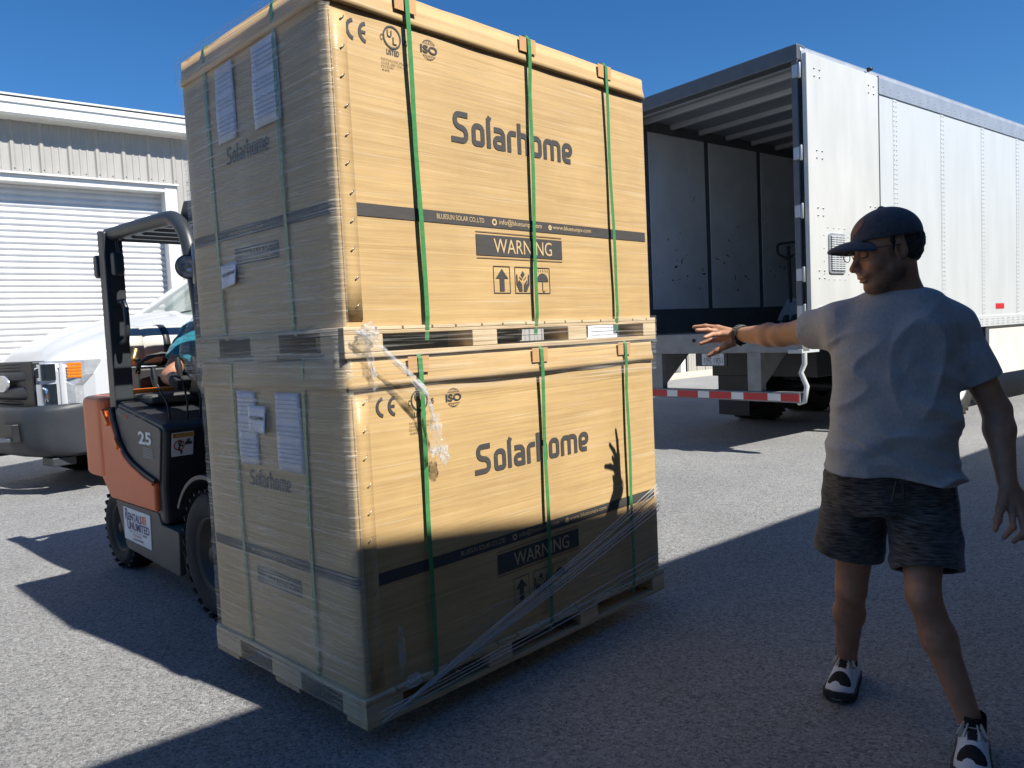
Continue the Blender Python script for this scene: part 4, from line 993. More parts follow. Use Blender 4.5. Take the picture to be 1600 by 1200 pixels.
for sx in (1, -1):
    pts = [(sx*(.998), 1.02+.53*math.cos(R(a)), .47+.53*math.sin(R(a))) for a in range(0, 181, 10)]
    tpart(MBT().tube(pts, .035, 8), 'wheel_arch', M_tp)
# cab
cabp = [(2.02, 1.42), (2.10, 1.50), (2.85, 2.02), (3.1, 2.06), (4.6, 2.06), (4.85, 1.95), (4.95, 1.42)]
b = MBT(); nn_ = len(cabp)
wfun = lambda z: .93-.16*max(0, (z-1.42)/.64)
for (i0, i1) in ((2, 3), (3, 4), (4, 5)): b.add([(-wfun(cabp[i0][1]), *cabp[i0]), (wfun(cabp[i0][1]), *cabp[i0]), (wfun(cabp[i1][1]), *cabp[i1]), (-wfun(cabp[i1][1]), *cabp[i1])], [(0, 1, 2, 3)])
tpart(b, 'cab_roof', M_tp)
for sx in (1, -1):
    for seg_ in ([(2.06, 1.46), (2.87, 2.03)], [(3.45, 2.05), (3.5, 1.44)], [(4.62, 2.05), (4.9, 1.44)], [(2.85, 2.04), (4.65, 2.06)]):
        tpart(MBT().tube([(sx*wfun(z), y, z) for y, z in seg_], .045, 8), 'cab_pillar', M_tp)
    q = [(2.14, 1.46), (2.90, 2.0), (4.6, 2.02), (4.86, 1.46)]
    vs_ = [(sx*(wfun(z)-.01), y, z) for y, z in q]; tpart(MBT().add(vs_, [(0, 1, 2, 3) if sx > 0 else (3, 2, 1, 0)]), 'side_window', M_glz)
ws = MBT(); ws.grid(lambda a, c: ((-1+2*a)*(.90-.13*c), 2.07+.80*c-.10*(1-(2*a-1)**2)*(1-c*.3), 1.50+.52*c), 12, 6, flip=True); tpart(ws, 'windscreen', M_glz)
tpart(MBT().box((-.85, 2.3, .9), (.85, 4.7, 1.44)), 'cab_interior', M_blk)
tpart(MBT().prism([(1.96, 1.43), (2.12, 1.50), (2.12, 1.40)], 'x', -.86, .86), 'cowl_panel', M_blk)
for x0, x1 in ((-.45, -.02), (.10, .62)): tpart(MBT().tube([(x0, 2.0, 1.49), (x0+.1, 2.03, 1.535), (x1, 2.13, 1.57)], .012, 6), 'wiper', M_blk)
tpart(MBT().tube([(-.86, 1.75, 1.44), (-.86, 1.76, 1.8), (-.86, 1.78, 2.32)], [.006, .004, .002], 6), 'antenna', M_blk)
for sx in (1,):
    mm = tpart(MBT().prism(rpoly([(-.16, -.17), (.13, -.17), (.13, .17), (-.16, .17)], .05), 'y', -.06, .06), 'wing_mirror', M_blk, .02); mm.location = (sx*1.16, 2.35, 1.90)
# grille: shell, bars, badge
gx = .60
tpart(MBT().box((-gx-.06, .06, .80), (gx+.06, .20, 1.22)), 'grille_shell', M_grd, .02)
for k, (z0, z1) in enumerate(((1.135, 1.155), (1.165, 1.185), (1.195, 1.215), (.80, .822), (.832, .852), (.862, .882))):
    tpart(MBT().grid(lambda a, c, z0=z0, z1=z1: (-gx+2*gx*a, .035+.07*(2*a-1)**2, z0+(z1-z0)*c), 14, 1), 'grille_slat', M_grl).modifiers.new('thickness', 'SOLIDIFY').thickness = .02
for z0, z1 in ((.895, .985), (1.03, 1.12)):
    o_ = tpart(MBT().grid(lambda a, c, z0=z0, z1=z1: (-gx+2*gx*a, .02+.075*(2*a-1)**2-.015*math.sin(c*math.pi), z0+(z1-z0)*c), 16, 4), 'grille_bar', M_grl); o_.modifiers.new('thickness', 'SOLIDIFY').thickness = .03
bd = MBT(); bd.lathe([(0, -.012), (.055, -.012), (.062, -.016), (.07, -.012), (.072, .01)], (0, 0, 0), (0, 1, 0), 32); bd.v = [(x*2.3, y, z*1.35) for x, y, z in bd.v]
tpart(bd, 'badge', mat('badge_chrome', (.70, .73, .76), .25, metal=.7, var=.03), loc=(0, 0, 1.13))
# headlamps
for sx in (1, -1):
    f_ = lambda x, y, z: (sx*x, y, z)
    hb_ = MBT(); pol = [(.62, .83), (.93, .83), (.93, .98), (.985, 1.07), (.985, 1.215), (.60, 1.215), (.60, 1.13), (.68, 1.13), (.68, .89), (.62, .89)]
    vs_ = [f_(x, .09+wrapf(x)-.012, z) for x, z in pol]+[f_(x, .24+wrapf(x), z) for x, z in pol]; n_ = len(pol)
    fs_ = [tuple(range(n_)), tuple(range(n_, 2*n_))[::-1]]+[(k, n_+k, n_+(k+1) % n_, (k+1) % n_) for k in range(n_)]
    if sx < 0: fs_ = [q[::-1] for q in fs_]
    h = tpart(MBT().add(vs_, fs_), 'headlamp', mat('lamp_housing', (.50, .53, .56), .25, metal=.4, var=.15, vs=20))
    for (xa, xb, za, zb_, mm) in ((.72, .84, 1.03, 1.19, M_chrome), (.70, .84, .86, 1.0, M_chrome), (.705, .735, 1.06, 1.15, M_grd), (.86, .882, .84, 1.2, M_tp)):
        MBT().grid(lambda a, c, xa=xa, xb=xb, za=za, zb_=zb_: f_(xa+(xb-xa)*a, .068+wrapf(xa+(xb-xa)*a)-.006*math.sin(a*3.1), za+(zb_-za)*c), 4, 4, flip=sx < 0).build('lamp_bowl', mm, h)
    MBT().lathe([(0, .02), (.045, .0), (.05, -.01), (.055, -.012)], f_(.77, .11, .925), (0, 1, 0), 20).build('lamp_bowl', M_chrome, h)
    for k in range(5):
        MBT().grid(lambda a, c, k=k: f_(.905+.072*a, .066+wrapf(.905+.072*a)-.006*math.sin(c*math.pi), 1.045+.03*k+.028*c+(.0)), 2, 3, flip=sx < 0).build('amber_lamp', M_amber, h)
# bumper with fog recess and tow hook
def bump(a, c):
    t = 2*a-1; pth = ((0, 0, -.11), (.40, .46, -.09), (.62, .74, -.03), (.76, .90, .06), (.86, .985, .20), (.93, 1.012, .34), (1, 1.015, .53)); tt = abs(t)
    x = math.copysign(float(np.interp(tt, [p[0] for p in pth], [p[1] for p in pth])), t); yb = float(np.interp(tt, [p[0] for p in pth], [p[2] for p in pth]))
    prof = [(.10, .83), (-.015, .826), (-.03, .80), (-.028, .70), (-.02, .60), (.02, .52), (.09, .50)]
    i_ = min(int(c*6), 5); q = c*6-i_; dy = (prof[i_][0]*(1-q)+prof[i_+1][0]*q)*(1-.9*max(0, tt-.8)/.2); z = prof[i_][1]*(1-q)+prof[i_+1][1]*q
    return (x, yb+dy, z+.03*abs(t)**3*(1-c))
b = MBT(); b.grid(bump, 56, 12, flip=False); o_ = tpart(b, 'bumper', M_bmp); s_ = o_.modifiers.new('thickness', 'SOLIDIFY'); s_.thickness = .03; s_.offset = -1
for sx in (1, -1):
    tpart(MBT().box((min(sx*.40, sx*.66), -.165, .60), (max(sx*.40, sx*.66), -.06, .74)), 'fog_recess', M_grd, .01)
    tpart(MBT().tube([(sx*.44, -.14, .62), (sx*.47, -.22, .625), (sx*.56, -.22, .625), (sx*.60, -.14, .62)], .016, 8), 'tow_hook', M_steel)
    tpart(MBT().box((min(sx*.66, sx*.92), .08, .36), (max(sx*.66, sx*.92), .30, .46)), 'air_dam', M_bmp, .01)
for sx, y in ((1, 1.02), (-1, 1.02), (1, 4.66), (-1, 4.66)):
    x0, x1 = (.68, .965) if sx > 0 else (-.965, -.68)
    wheel('road_wheel', x0, x1, y, .40, .395, .24, tk_, None, sx, 34, 8, M_frame)
for sx in (1, -1): tpart(MBT().box((min(sx*.45, sx*.95), .55, .45), (max(sx*.45, sx*.95), 1.5, 1.18)), 'wheel_well', M_blk)
tpart(MBT().box((-.7, .3, .42), (.7, 5.6, .62)), 'frame', M_blk)
# ------------------------------------------------------------------ implicit-surface modelling for bodies and cloth
f32 = np.float32
_T = np.random.RandomState(11).rand(32, 32, 32).astype(f32)*2-1
def vnoise(P):
    q = np.floor(P); f = (P-q).astype(f32); f = f*f*(3-2*f); i = q.astype(np.int64) & 31; j = (i+1) & 31
    x0, y0, z0 = i.T; x1, y1, z1 = j.T; fx, fy, fz = f.T
    a = _T[x0, y0, z0]*(1-fx)+_T[x1, y0, z0]*fx; b = _T[x0, y1, z0]*(1-fx)+_T[x1, y1, z0]*fx
    c = _T[x0, y0, z1]*(1-fx)+_T[x1, y0, z1]*fx; d = _T[x0, y1, z1]*(1-fx)+_T[x1, y1, z1]*fx
    return (a*(1-fy)+b*fy)*(1-fz)+(c*(1-fy)+d*fy)*fz
A3 = lambda v: np.array(v, dtype=f32)
def rcone(P, a, b, ra, rb):
    a, b = A3(a), A3(b); ba = b-a; h = np.clip(((P-a) @ ba)/float(ba @ ba), 0, 1)
    return np.sqrt((((P-a)-h[:, None]*ba)**2).sum(1))-(ra+(rb-ra)*h)
def chain(P, pts, rs, k=.012):
    d = rcone(P, pts[0], pts[1], rs[0], rs[1])
    for i in range(1, len(pts)-1): d = smin(d, rcone(P, pts[i], pts[i+1], rs[i], rs[i+1]), k)
    return d
def ellip(P, c, r, B=None):
    q = P-A3(c)
    if B is not None: q = q @ A3(B).T
    r = A3(r); k0 = np.sqrt(((q/r)**2).sum(1)); k1 = np.sqrt(((q/(r*r))**2).sum(1))+1e-9
    return k0*(k0-1)/k1
def smin(a, b, k):
    h = np.maximum(k-np.abs(a-b), 0)/k; return np.minimum(a, b)-h*h*k*.25
def smax(a, b, k): return -smin(-a, -b, k)
def sdf_mesh(name, f, lo, hi, h, mats, parent=None, B=12, slack=1.9):
    lo = A3(lo); n = np.ceil((A3(hi)-lo)/h/B).astype(int)
    g = np.stack(np.meshgrid(*[np.arange(k) for k in n], indexing='ij'), -1).reshape(-1, 3)
    d = np.concatenate([f((lo+(c+.5)*B*h).astype(f32)) for c in np.array_split(g, max(1, len(g)//40000))])
    g = g[np.abs(d) < B*h*.87*slack]
    o = np.stack(np.meshgrid(*[np.arange(B+1)]*3, indexing='ij'), -1).reshape(-1, 3)
    N = n*B+2; CI, CV = [], []
    for part in np.array_split(g, max(1, len(g)//24)):
        pts = (part[:, None, :]*B+o[None]).reshape(-1, 3)
        F = f((lo+pts*h).astype(f32)).reshape(len(part), B+1, B+1, B+1)
        C8 = np.stack([F[:, dx:B+dx, dy:B+dy, dz:B+dz] for dx in (0, 1) for dy in (0, 1) for dz in (0, 1)], -1)
        s = (C8 < 0).sum(-1); act = (s > 0) & (s < 8)
        bi, x, y, z = np.nonzero(act); CV.append(C8[act]); CI.append(part[bi]*B+np.stack([x, y, z], 1))
    CI = np.concatenate(CI); CV = np.concatenate(CV)
    key = (CI[:, 0]*N[1]+CI[:, 1])*N[2]+CI[:, 2]; od = np.argsort(key); key = key[od]; CI = CI[od]; CV = CV[od]
    corners = np.array([(a, b, c) for a in (0, 1) for b in (0, 1) for c in (0, 1)], dtype=f32)
    acc = np.zeros((len(CI), 3), f32); cnt = np.zeros(len(CI), f32)
    for i in range(8):
        for j in range(i+1, 8):
            if np.abs(corners[i]-corners[j]).sum() != 1: continue
            a, b = CV[:, i], CV[:, j]; m_ = (a < 0) != (b < 0); t = np.where(m_, a/np.where(a == b, 1, a-b), 0)
            acc += np.where(m_[:, None], corners[i]+(corners[j]-corners[i])*t[:, None], 0); cnt += m_
    V = lo+(CI+acc/np.maximum(cnt, 1)[:, None])*h
    Q = []
    for ax in range(3):
        e = {0: 4, 1: 2, 2: 1}[ax]; s0 = CV[:, 0] < 0; s1 = CV[:, e] < 0; idx = np.nonzero(s0 != s1)[0]
        u, w = [(1, 2), (2, 0), (0, 1)][ax]; c = CI[idx]; q = []
        for du, dw in ((0, 0), (-1, 0), (-1, -1), (0, -1)):
            cc = c.copy(); cc[:, u] += du; cc[:, w] += dw; kk = (cc[:, 0]*N[1]+cc[:, 1])*N[2]+cc[:, 2]
            p = np.clip(np.searchsorted(key, kk), 0, len(key)-1); q.append(np.where(key[p] == kk, p, -1))
        q = np.stack(q, 1); ok = (q >= 0).all(1); q = q[ok]; fl = s0[idx][ok]
        q[~fl] = q[~fl][:, ::-1]; Q.append(q)
    Q = np.concatenate(Q)
    me = bpy.data.meshes.new(name); me.vertices.add(len(V)); me.vertices.foreach_set('co', V.astype(f32).ravel())
    me.loops.add(len(Q)*4); me.loops.foreach_set('vertex_index', Q.ravel().astype(np.int32))
    me.polygons.add(len(Q)); me.polygons.foreach_set('loop_start', np.arange(0, len(Q)*4, 4, dtype=np.int32)); me.polygons.foreach_set('loop_total', np.full(len(Q), 4, np.int32))
    me.polygons.foreach_set('use_smooth', np.ones(len(Q), bool)); me.update(calc_edges=True); me.validate()
    for mm in (mats if isinstance(mats, (list, tuple)) else [mats]): me.materials.append(mm)
    o_ = link(name, me, parent); return o_, V, Q
def paint(o, V, name, val):
    at = o.data.attributes.new(name, 'FLOAT', 'POINT'); at.data.foreach_set('value', np.asarray(val, f32))
def skin_mat(name, col, dark=(.03, .02, .015), rough=.5):
    m = mat(name, col, rough, var=.16, vs=26, bump=.10, bs=180); t = m.node_tree; b = t.nodes['Principled BSDF']
    b.inputs['Subsurface Weight'].default_value = .12; b.inputs['Subsurface Radius'].default_value = (.012, .005, .003); b.inputs['Subsurface Scale'].default_value = .6
    src = b.inputs['Base Color'].links[0].from_socket; at = t.nodes.new('ShaderNodeAttribute'); at.attribute_name = 'beard'
    a2 = t.nodes.new('ShaderNodeAttribute'); a2.attribute_name = 'flush'
    m1 = t.nodes.new('ShaderNodeMix'); m1.data_type = 'RGBA'; m1.inputs['B'].default_value = (col[0]*1.15, col[1]*.72, col[2]*.66, 1)
    t.links.new(a2.outputs['Fac'], m1.inputs['Factor']); t.links.new(src, m1.inputs['A'])
    m2 = t.nodes.new('ShaderNodeMix'); m2.data_type = 'RGBA'; m2.inputs['B'].default_value = (*dark, 1)
    t.links.new(at.outputs['Fac'], m2.inputs['Factor']); t.links.new(m1.outputs['Result'], m2.inputs['A']); t.links.new(m2.outputs['Result'], b.inputs['Base Color']); return m
def cloth(name, c1, c2, vs, stretch, rough=.9, bs=400, bump=.15):
    return mat(name, c1, rough, col2=c2, vs=vs, stretch=stretch, bump=bump, bs=bs, sheen=.25, detail=6, vcon=1.4, spec=.2)
# ------------------------------------------------------------------ the man guiding the load
MO = Vector((1.30, 2.58, 0))
man = thing('person', 'person in grey t-shirt, dark shorts and cap stretching one arm towards the cartons', 'person', MO, 0)
OFF = tuple(-MO)
AX = A3((.952, -.305, 0)); FW = A3((-.305, -.952, 0))
J = dict(shR=(1.150, 2.655, 1.372), elR=(1.040, 2.945, 1.338), wrR=(.953, 3.20, 1.344), shL=(1.462, 2.540, 1.352), elL=(1.580, 2.50, 1.069), wrL=(1.560, 2.42, .853),
         hipR=(1.19, 2.635, .85), hipL=(1.365, 2.575, .85), knR=(1.165, 2.665, .435), anR=(1.228, 2.862, .085), knL=(1.292, 2.425, .487), anL=(1.394, 2.335, .088),
         neck=(1.315, 2.575, 1.425), head=(1.245, 2.540, 1.604))
HF = A3((-.975, .03, -.185)); HF /= np.linalg.norm(HF)
HS = np.cross(A3((0, 0, 1)), HF); HS /= np.linalg.norm(HS); HU = np.cross(HF, HS); HU = HU/np.linalg.norm(HU)
hs = 1.01; HB = np.stack([HF, HS, HU]).astype(f32)          # rows: forward, left side, up
def hw(f, s, u): return tuple(A3(J['head'])+hs*(f*HB[0]+s*HB[1]+u*HB[2]))
def hloc(P): return ((P-A3(J['head'])) @ HB.T)/hs
def head_sdf(P):
    q = hloc(P).astype(f32); qa = q.copy(); qa[:, 1] = np.abs(qa[:, 1])
    d = ellip(q, (-.018, 0, .038), (.098, .076, .086))
    d = smin(d, ellip(q, (.036, 0, -.035), (.056, .056, .085)), .035)
    d = smin(d, rcone(qa, (-.012, .050, -.055), (.055, .020, -.103), .020, .020), .03)
    d = smin(d, ellip(q, (.070, 0, -.106), (.020, .022, .017)), .02)
    d = smin(d, rcone(qa, (.078, .012, .020), (.066, .046, .018), .010, .010), .014)
    d = smin(d, ellip(qa, (.060, .038, -.028), (.026, .024, .024)), .02)
    d = smax(d, -ellip(qa, (.100, .033, .002), (.018, .019, .013)), .014)
    d = smin(d, rcone(q, (.086, 0, .008), (.113, 0, -.033), .009, .0125), .012)
    d = smin(d, ellip(qa, (.100, .012, -.038), (.012, .008, .009)), .008)
    d = smax(d, -ellip(qa, (.107, .007, -.048), (.006, .004, .005)), .004)
    d = smin(d, ellip(q, (.086, 0, -.058), (.014, .030, .016)), .016)
    d = smin(d, ellip(q, (.0935, 0, -.0665), (.010, .022, .0055)), .006)
    d = smin(d, ellip(q, (.0905, 0, -.0785), (.010, .019, .006)), .006)
    d = smax(d, -ellip(q, (.103, 0, -.0725), (.010, .022, .0016)), .004)
    e = ellip(qa, (-.014, .076, -.004), (.021, .009, .033)); e = smax(e, -ellip(qa, (-.008, .086, -.002), (.011, .008, .020)), .006)
    return smin(d, e, .008)*hs
palmR = [(.882, 3.26, 1.377), (.885, 3.25, 1.358), (.880, 3.225, 1.350), (.884, 3.240, 1.326)]
tipsR = [[(.882, 3.260, 1.377), (.838, 3.288, 1.386), (.793, 3.310, 1.385)], [(.885, 3.250, 1.358), (.838, 3.254, 1.370), (.790, 3.250, 1.371)],
         [(.880, 3.225, 1.350), (.845, 3.206, 1.351), (.806, 3.187, 1.340)], [(.884, 3.240, 1.326), (.846, 3.252, 1.325), (.806, 3.260, 1.3135)]]
thumbR = [(.935, 3.205, 1.315), (.900, 3.212, 1.300), (.868, 3.226, 1.281), (.834, 3.240, 1.261)]
fingL = [[(1.545, 2.372, .766), (1.527, 2.340, .722), (1.502, 2.345, .690)], [(1.568, 2.366, .760), (1.556, 2.330, .708), (1.528, 2.338, .678)],
         [(1.591, 2.372, .762), (1.583, 2.338, .712), (1.555, 2.344, .684)], [(1.611, 2.384, .772), (1.607, 2.355, .728), (1.585, 2.355, .700)]]
thumbL = [(1.545, 2.405, .825), (1.512, 2.375, .778), (1.494, 2.362, .742), (1.483, 2.358, .712)]
def hand_sdf(P, wr, palms, tips, th, k=.010):
    wr = A3(wr); d = None
    for pk, tp in zip(palms, tips):
        e = smin(rcone(P, tuple(wr), pk, .021, .0125), chain(P, tp, (.0112, .0098, .0078), .006), .006)
        d = e if d is None else smin(d, e, .0085 if d is not None else k)
    return smin(d, chain(P, th, (.019, .0135, .0112, .0085), .010), .012)
def body_sdf(P):
    d = smin(head_sdf(P), rcone(P, hw(-.028, 0, -.055), J['neck'], .057, .062), .03)
    d = smin(d, rcone(P, J['neck'], (1.30, 2.585, 1.10), .07, .13), .05)
    d = smin(d, rcone(P, (1.29, 2.585, 1.1), (1.277, 2.60, .88), .13, .135), .05)
    for s in 'RL':
        sh, el, wr = J['sh'+s], J['el'+s], J['wr'+s]
        mid = tuple(np.array(el)*.72+np.array(wr)*.28); m2 = tuple(np.array(sh)*.45+np.array(el)*.55)
        d = smin(d, rcone(P, (1.305, 2.58, 1.36), sh, .08, .055), .04)
        d = smin(d, chain(P, [sh, m2, el, mid, wr], [.054, .049, .0415, .0445, .0285], .02), .02)
        hp, kn, an = J['hip'+s], J['kn'+s], J['an'+s]
        kn_, an_ = np.array(kn), np.array(an); back = np.array((.35, .93, 0))*.020 if s == 'R' else np.array((.35, .93, 0))*.020
        calf = tuple(kn_*.66+an_*.34+back)
        d = smin(d, chain(P, [hp, kn], [.090, .050], .03), .03)
        d = smin(d, chain(P, [kn, calf, an], [.050, .0500, .0340], .03), .016)
        kc = kn_+np.array((-.3, -.95, 0))*.015; d = smin(d, ellip(P, tuple(kc), (.030, .030, .044)), .03)
    d = smin(d, hand_sdf(P, J['wrR'], palmR, tipsR, thumbR), .012)
    d = smin(d, hand_sdf(P, J['wrL'], [t[0] for t in fingL], fingL, thumbL), .012)
    return d
M_skin = skin_mat('skin_tan', (.40, .21, .13))
bo, V, Q = sdf_mesh('body', body_sdf, (.77, 2.05, .02), (1.70, 3.42, 1.76), .0036, M_skin, man)
bo.location = OFF
q = hloc(V.astype(f32)); sa = np.abs(q[:, 1])
def sst(x, a, b): t = np.clip((x-a)/(b-a), 0, 1); return t*t*(3-2*t)
inhead = (np.linalg.norm(q, axis=1) < .17).astype(f32)
jaw = sst(-q[:, 2], .040, .075)*sst(q[:, 0], -.045, -.005)*(1-sst(-q[:, 2], .125, .15)*(q[:, 0] < .02))
lips = sst(.024-sa, 0, .006)*sst(q[:, 0], .085, .09)*((q[:, 2] > -.086) & (q[:, 2] < -.060))
must = sst(q[:, 0], .07, .085)*sst(.036-sa, 0, .012)*((q[:, 2] < -.046) & (q[:, 2] > -.064))
side = sst(q[:, 0], -.03, -.005)*(1-sst(q[:, 0], .008, .028))*sst(sa, .045, .055)*sst(-q[:, 2], -.04, .0)
brow = sst(q[:, 0], .055, .07)*((q[:, 2] > .014) & (q[:, 2] < .025))*sst(sa, .010, .016)*(1-sst(sa, .048, .056))
nz = .85+.15*vnoise((V*190).astype(f32))
beard = np.clip((np.maximum(jaw*.85, must*.7)*(1-lips)+side*.8)*nz+brow*.95, 0, 1)*inhead*.70
paint(bo, V, 'beard', beard)
paint(bo, V, 'flush', np.clip(.5*lips*inhead+.45*sst(.03-np.abs(q[:, 2]+.03), 0, .03)*sst(q[:, 0], .04, .08)*inhead, 0, 1))
# torso cloth
TZ = np.array([.78, .86, .95, 1.08, 1.18, 1.27, 1.36, 1.43, 1.50]); TCX = np.array([1.268, 1.270, 1.276, 1.286, 1.288, 1.292, 1.302, 1.310, 1.312])
TCY = np.array([2.585, 2.585, 2.583, 2.578, 2.575, 2.575, 2.575, 2.572, 2.57]); TA_ = np.array([.203, .202, .196, .188, .190, .194, .180, .135, .085]); TB_ = np.array([.156, .156, .155, .152, .142, .138, .124, .100, .08])
def torso(P, off=0):
    z = P[:, 2]; cx = np.interp(z, TZ, TCX); cy = np.interp(z, TZ, TCY); a = np.interp(z, TZ, TA_)+off; b = np.interp(z, TZ, TB_)+off
    dx, dy = P[:, 0]-cx, P[:, 1]-cy; l = dx*AX[0]+dy*AX[1]; f = dx*FW[0]+dy*FW[1]
    k = (np.abs(l/a)**2.5+np.abs(f/b)**2.5)**(1/2.5); return ((k-1)*np.minimum(a, b)).astype(f32)
slR = tuple(np.array(J['shR'])*.50+np.array(J['elR'])*.50); slL = tuple(np.array(J['shL'])*.34+np.array(J['elL'])*.66)
def axd(P, a, b):
    a, b = A3(a), A3(b); n_ = (b-a)/np.linalg.norm(b-a); return (P-b) @ n_
def shirt_base(P):
    d = smax(torso(P), P[:, 2]-1.475, .03)
    for s, slv in (('R', slR), ('L', slL)):
        sh = J['sh'+s]; ext = tuple(A3(slv)+(A3(slv)-A3(sh))*.35)
        e = rcone(P, sh, ext, .068, .068); d = smin(d, e, .045)
        d = smin(d, rcone(P, (J['neck'][0], J['neck'][1]+.015, 1.425), tuple(A3(sh)+A3((0, 0, .0))), .056, .060), .05)
    return d
def folds(P):
    l = (P[:, 0]-1.29)*AX[0]+(P[:, 1]-2.58)*AX[1]; f = (P[:, 0]-1.29)*FW[0]+(P[:, 1]-2.58)*FW[1]; z = P[:, 2]
    low = np.clip((1.15-z)/.3, 0, 1); up_ = np.clip((z-1.1)/.25, 0, 1)
    c1 = np.stack([l*4+z*7.5, f*3+4, z*8.5-l*6.5], 1).astype(f32); c2 = np.stack([l*9-z*2+9, f*4, z*3.2+l*2.5], 1).astype(f32); c3 = np.stack([l*5, f*5+2, z*22+l*9], 1).astype(f32)
    r1 = 1-np.abs(vnoise(c1))*2.2; r2 = 1-np.abs(vnoise(c2))*2.2; r3 = 1-np.abs(vnoise(c3))*2.0
    big = vnoise(np.stack([l*3.2+5, f*3, z*3.4], 1).astype(f32))
    arm = np.exp(-((l-.17-(z-1.22)*.25)/.06)**2)*np.clip((z-1.0)/.12, 0, 1)
    dg = 1-np.abs(((z-1.02)*13+l*9+1.2*vnoise(c2*.6)) % 2-1)*1.6
    return -1.35*(.015*np.clip(r1, 0, 1)**1.5*(.35+.65*low)+.011*np.clip(r2, 0, 1)**1.5*(.4+.6*up_)+.010*np.clip(r3, 0, 1)*low+.008*big+.010*np.clip(dg, 0, 1)*np.clip(l/.12+.3, 0, 1)*np.clip((1.30-z)/.2, 0, 1)*np.clip((z-.95)/.1, 0, 1)-.005*arm)
def shirt_sdf(P):
    d0 = shirt_base(P); lt = np.abs((P[:, 0]-1.30)*AX[0]+(P[:, 1]-2.58)*AX[1]); d = d0+folds(P)*np.clip(1-(P[:, 2]-1.38)/.10, .25, 1)*np.clip(1-(lt-.20)/.06, .3, 1)
    hem = .862-.10*((P[:, 0]-1.27)*AX[0]+(P[:, 1]-2.585)*AX[1])+.008*np.sin(P[:, 0]*22)
    d = smax(d, hem-P[:, 2], .006)
    d = np.maximum(d, -np.maximum(d+.009, P[:, 2]-hem-.05))
    for s, slv in (('R', slR), ('L', slL)):
        sh = J['sh'+s]; t = axd(P, sh, slv); near = rcone(P, sh, tuple(A3(slv)+(A3(slv)-A3(sh))*.4), .115, .115)
        cut = np.maximum(near, -t); d = smax(d, -cut, .005)
        ins = rcone(P, sh, tuple(A3(slv)+(A3(slv)-A3(sh))*.5), .057, .057); d = np.maximum(d, -np.maximum(ins, -(t+.05)))
    nk = rcone(P, (1.328, 2.585, 1.395), hw(-.03, 0, -.02), .066, .060); d = smax(d, -nk, .008)
    col_ = np.abs(rcone(P, (1.328, 2.585, 1.395), hw(-.03, 0, -.02), .070, .064))-.0055
    cz = (P-A3((1.318, 2.575, 1.432))) @ A3((.12, .30, .945)); d = smin(d, np.maximum(col_, np.abs(cz)-.011), .006)
    return d
M_shirt = cloth('shirt_heather_grey', (.345, .348, .360), (.425, .428, .440), 150, (1, 1, .5))
o_, V, Q = sdf_mesh('t_shirt', shirt_sdf, (.98, 2.36, .76), (1.66, 2.90, 1.50), .0048, M_shirt, man); o_.location = OFF
hemR_, hemL_ = (1.155, 2.662, .565), (1.322, 2.455, .560)
def shorts_sdf(P):
    z = P[:, 2]
    d = smax(torso(P, -.022), np.maximum(z-.90, .74-z), .03)
    for hp, hm, rr in ((J['hipR'], hemR_, (.106, .106)), (J['hipL'], hemL_, (.106, .103))):
        ext = tuple(A3(hm)+(A3(hm)-A3(hp))*.4); d = smin(d, rcone(P, hp, ext, *rr), .012)
    l = (P[:, 0]-1.27)*AX[0]+(P[:, 1]-2.58)*AX[1]
    c1 = np.stack([l*9+z*5, P[:, 1]*6, z*11-l*4], 1).astype(f32); c2 = np.stack([l*14, P[:, 1]*5+3, z*7+l*9], 1).astype(f32)
    d = d-.008*np.clip(1-np.abs(vnoise(c1))*2.2, 0, 1)-.005*np.clip(1-np.abs(vnoise(c2))*2.2, 0, 1)
    for hp, hm in ((J['hipR'], hemR_), (J['hipL'], hemL_)):
        t = axd(P, hp, hm); near = rcone(P, hp, tuple(A3(hm)+(A3(hm)-A3(hp))*.6), .15, .15)
        d = smax(d, -np.maximum(near, -t), .004); ins = rcone(P, hp, tuple(A3(hm)+(A3(hm)-A3(hp))*.6), .094, .091); d = np.maximum(d, -np.maximum(ins, -(t+.07)))
    return d
M_short = cloth('shorts_heather_black', (.008, .008, .009), (.135, .13, .128), 5, (5, 5, 48), .85)
o_, V, Q = sdf_mesh('shorts', shorts_sdf, (.98, 2.30, .50), (1.56, 2.86, .93), .0048, M_short, man); o_.location = OFF
dm = MB()
for dx in (-.012, .006): dm.tube([(1.225+dx, 2.428, .862), (1.222+dx*1.6, 2.420, .84), (1.220+dx*2, 2.424, .80)], .004, 6)
o_ = dm.build('drawstring', M_blk, man, loc=OFF)
# cap, hair, glasses, eyes
M_cap = cloth('cap_navy', (.055, .062, .075), (.075, .083, .098), 60, (1, 1, 1), .85)
def cap_sdf(P):
    q = hloc(P).astype(f32)
    c = ellip(q, (-.012, 0, .046), (.111, .090, .094)); pl = (q-A3((0, 0, .040))) @ A3((-.10, 0, 1)); c = smax(c, -pl, .006)
    c = smax(c, -ellip(q, (-.012, 0, .042), (.104, .083, .086)), .003)
    c = smin(c, ellip(q, (-.012, 0, .140), (.010, .010, .006)), .004)
    ang = np.abs(((np.arctan2(q[:, 1], q[:, 0]+.014)/(math.pi/3)) % 1)-.5); c = c+.0012*np.exp(-((.5-ang)/.02)**2)
    u0 = .050+.10*(q[:, 0]-.08)-5.5*q[:, 1]**2-1.1*np.maximum(q[:, 0]-.10, 0)**2*3
    br = np.sqrt(((q[:, 0]-.075)/.104)**2+(q[:, 1]/.082)**2)-1; br = np.maximum(br*.08, np.abs(q[:, 2]-u0)-.0045); br = np.maximum(br, .060-q[:, 0])
    return smin(c, br, .006)*hs
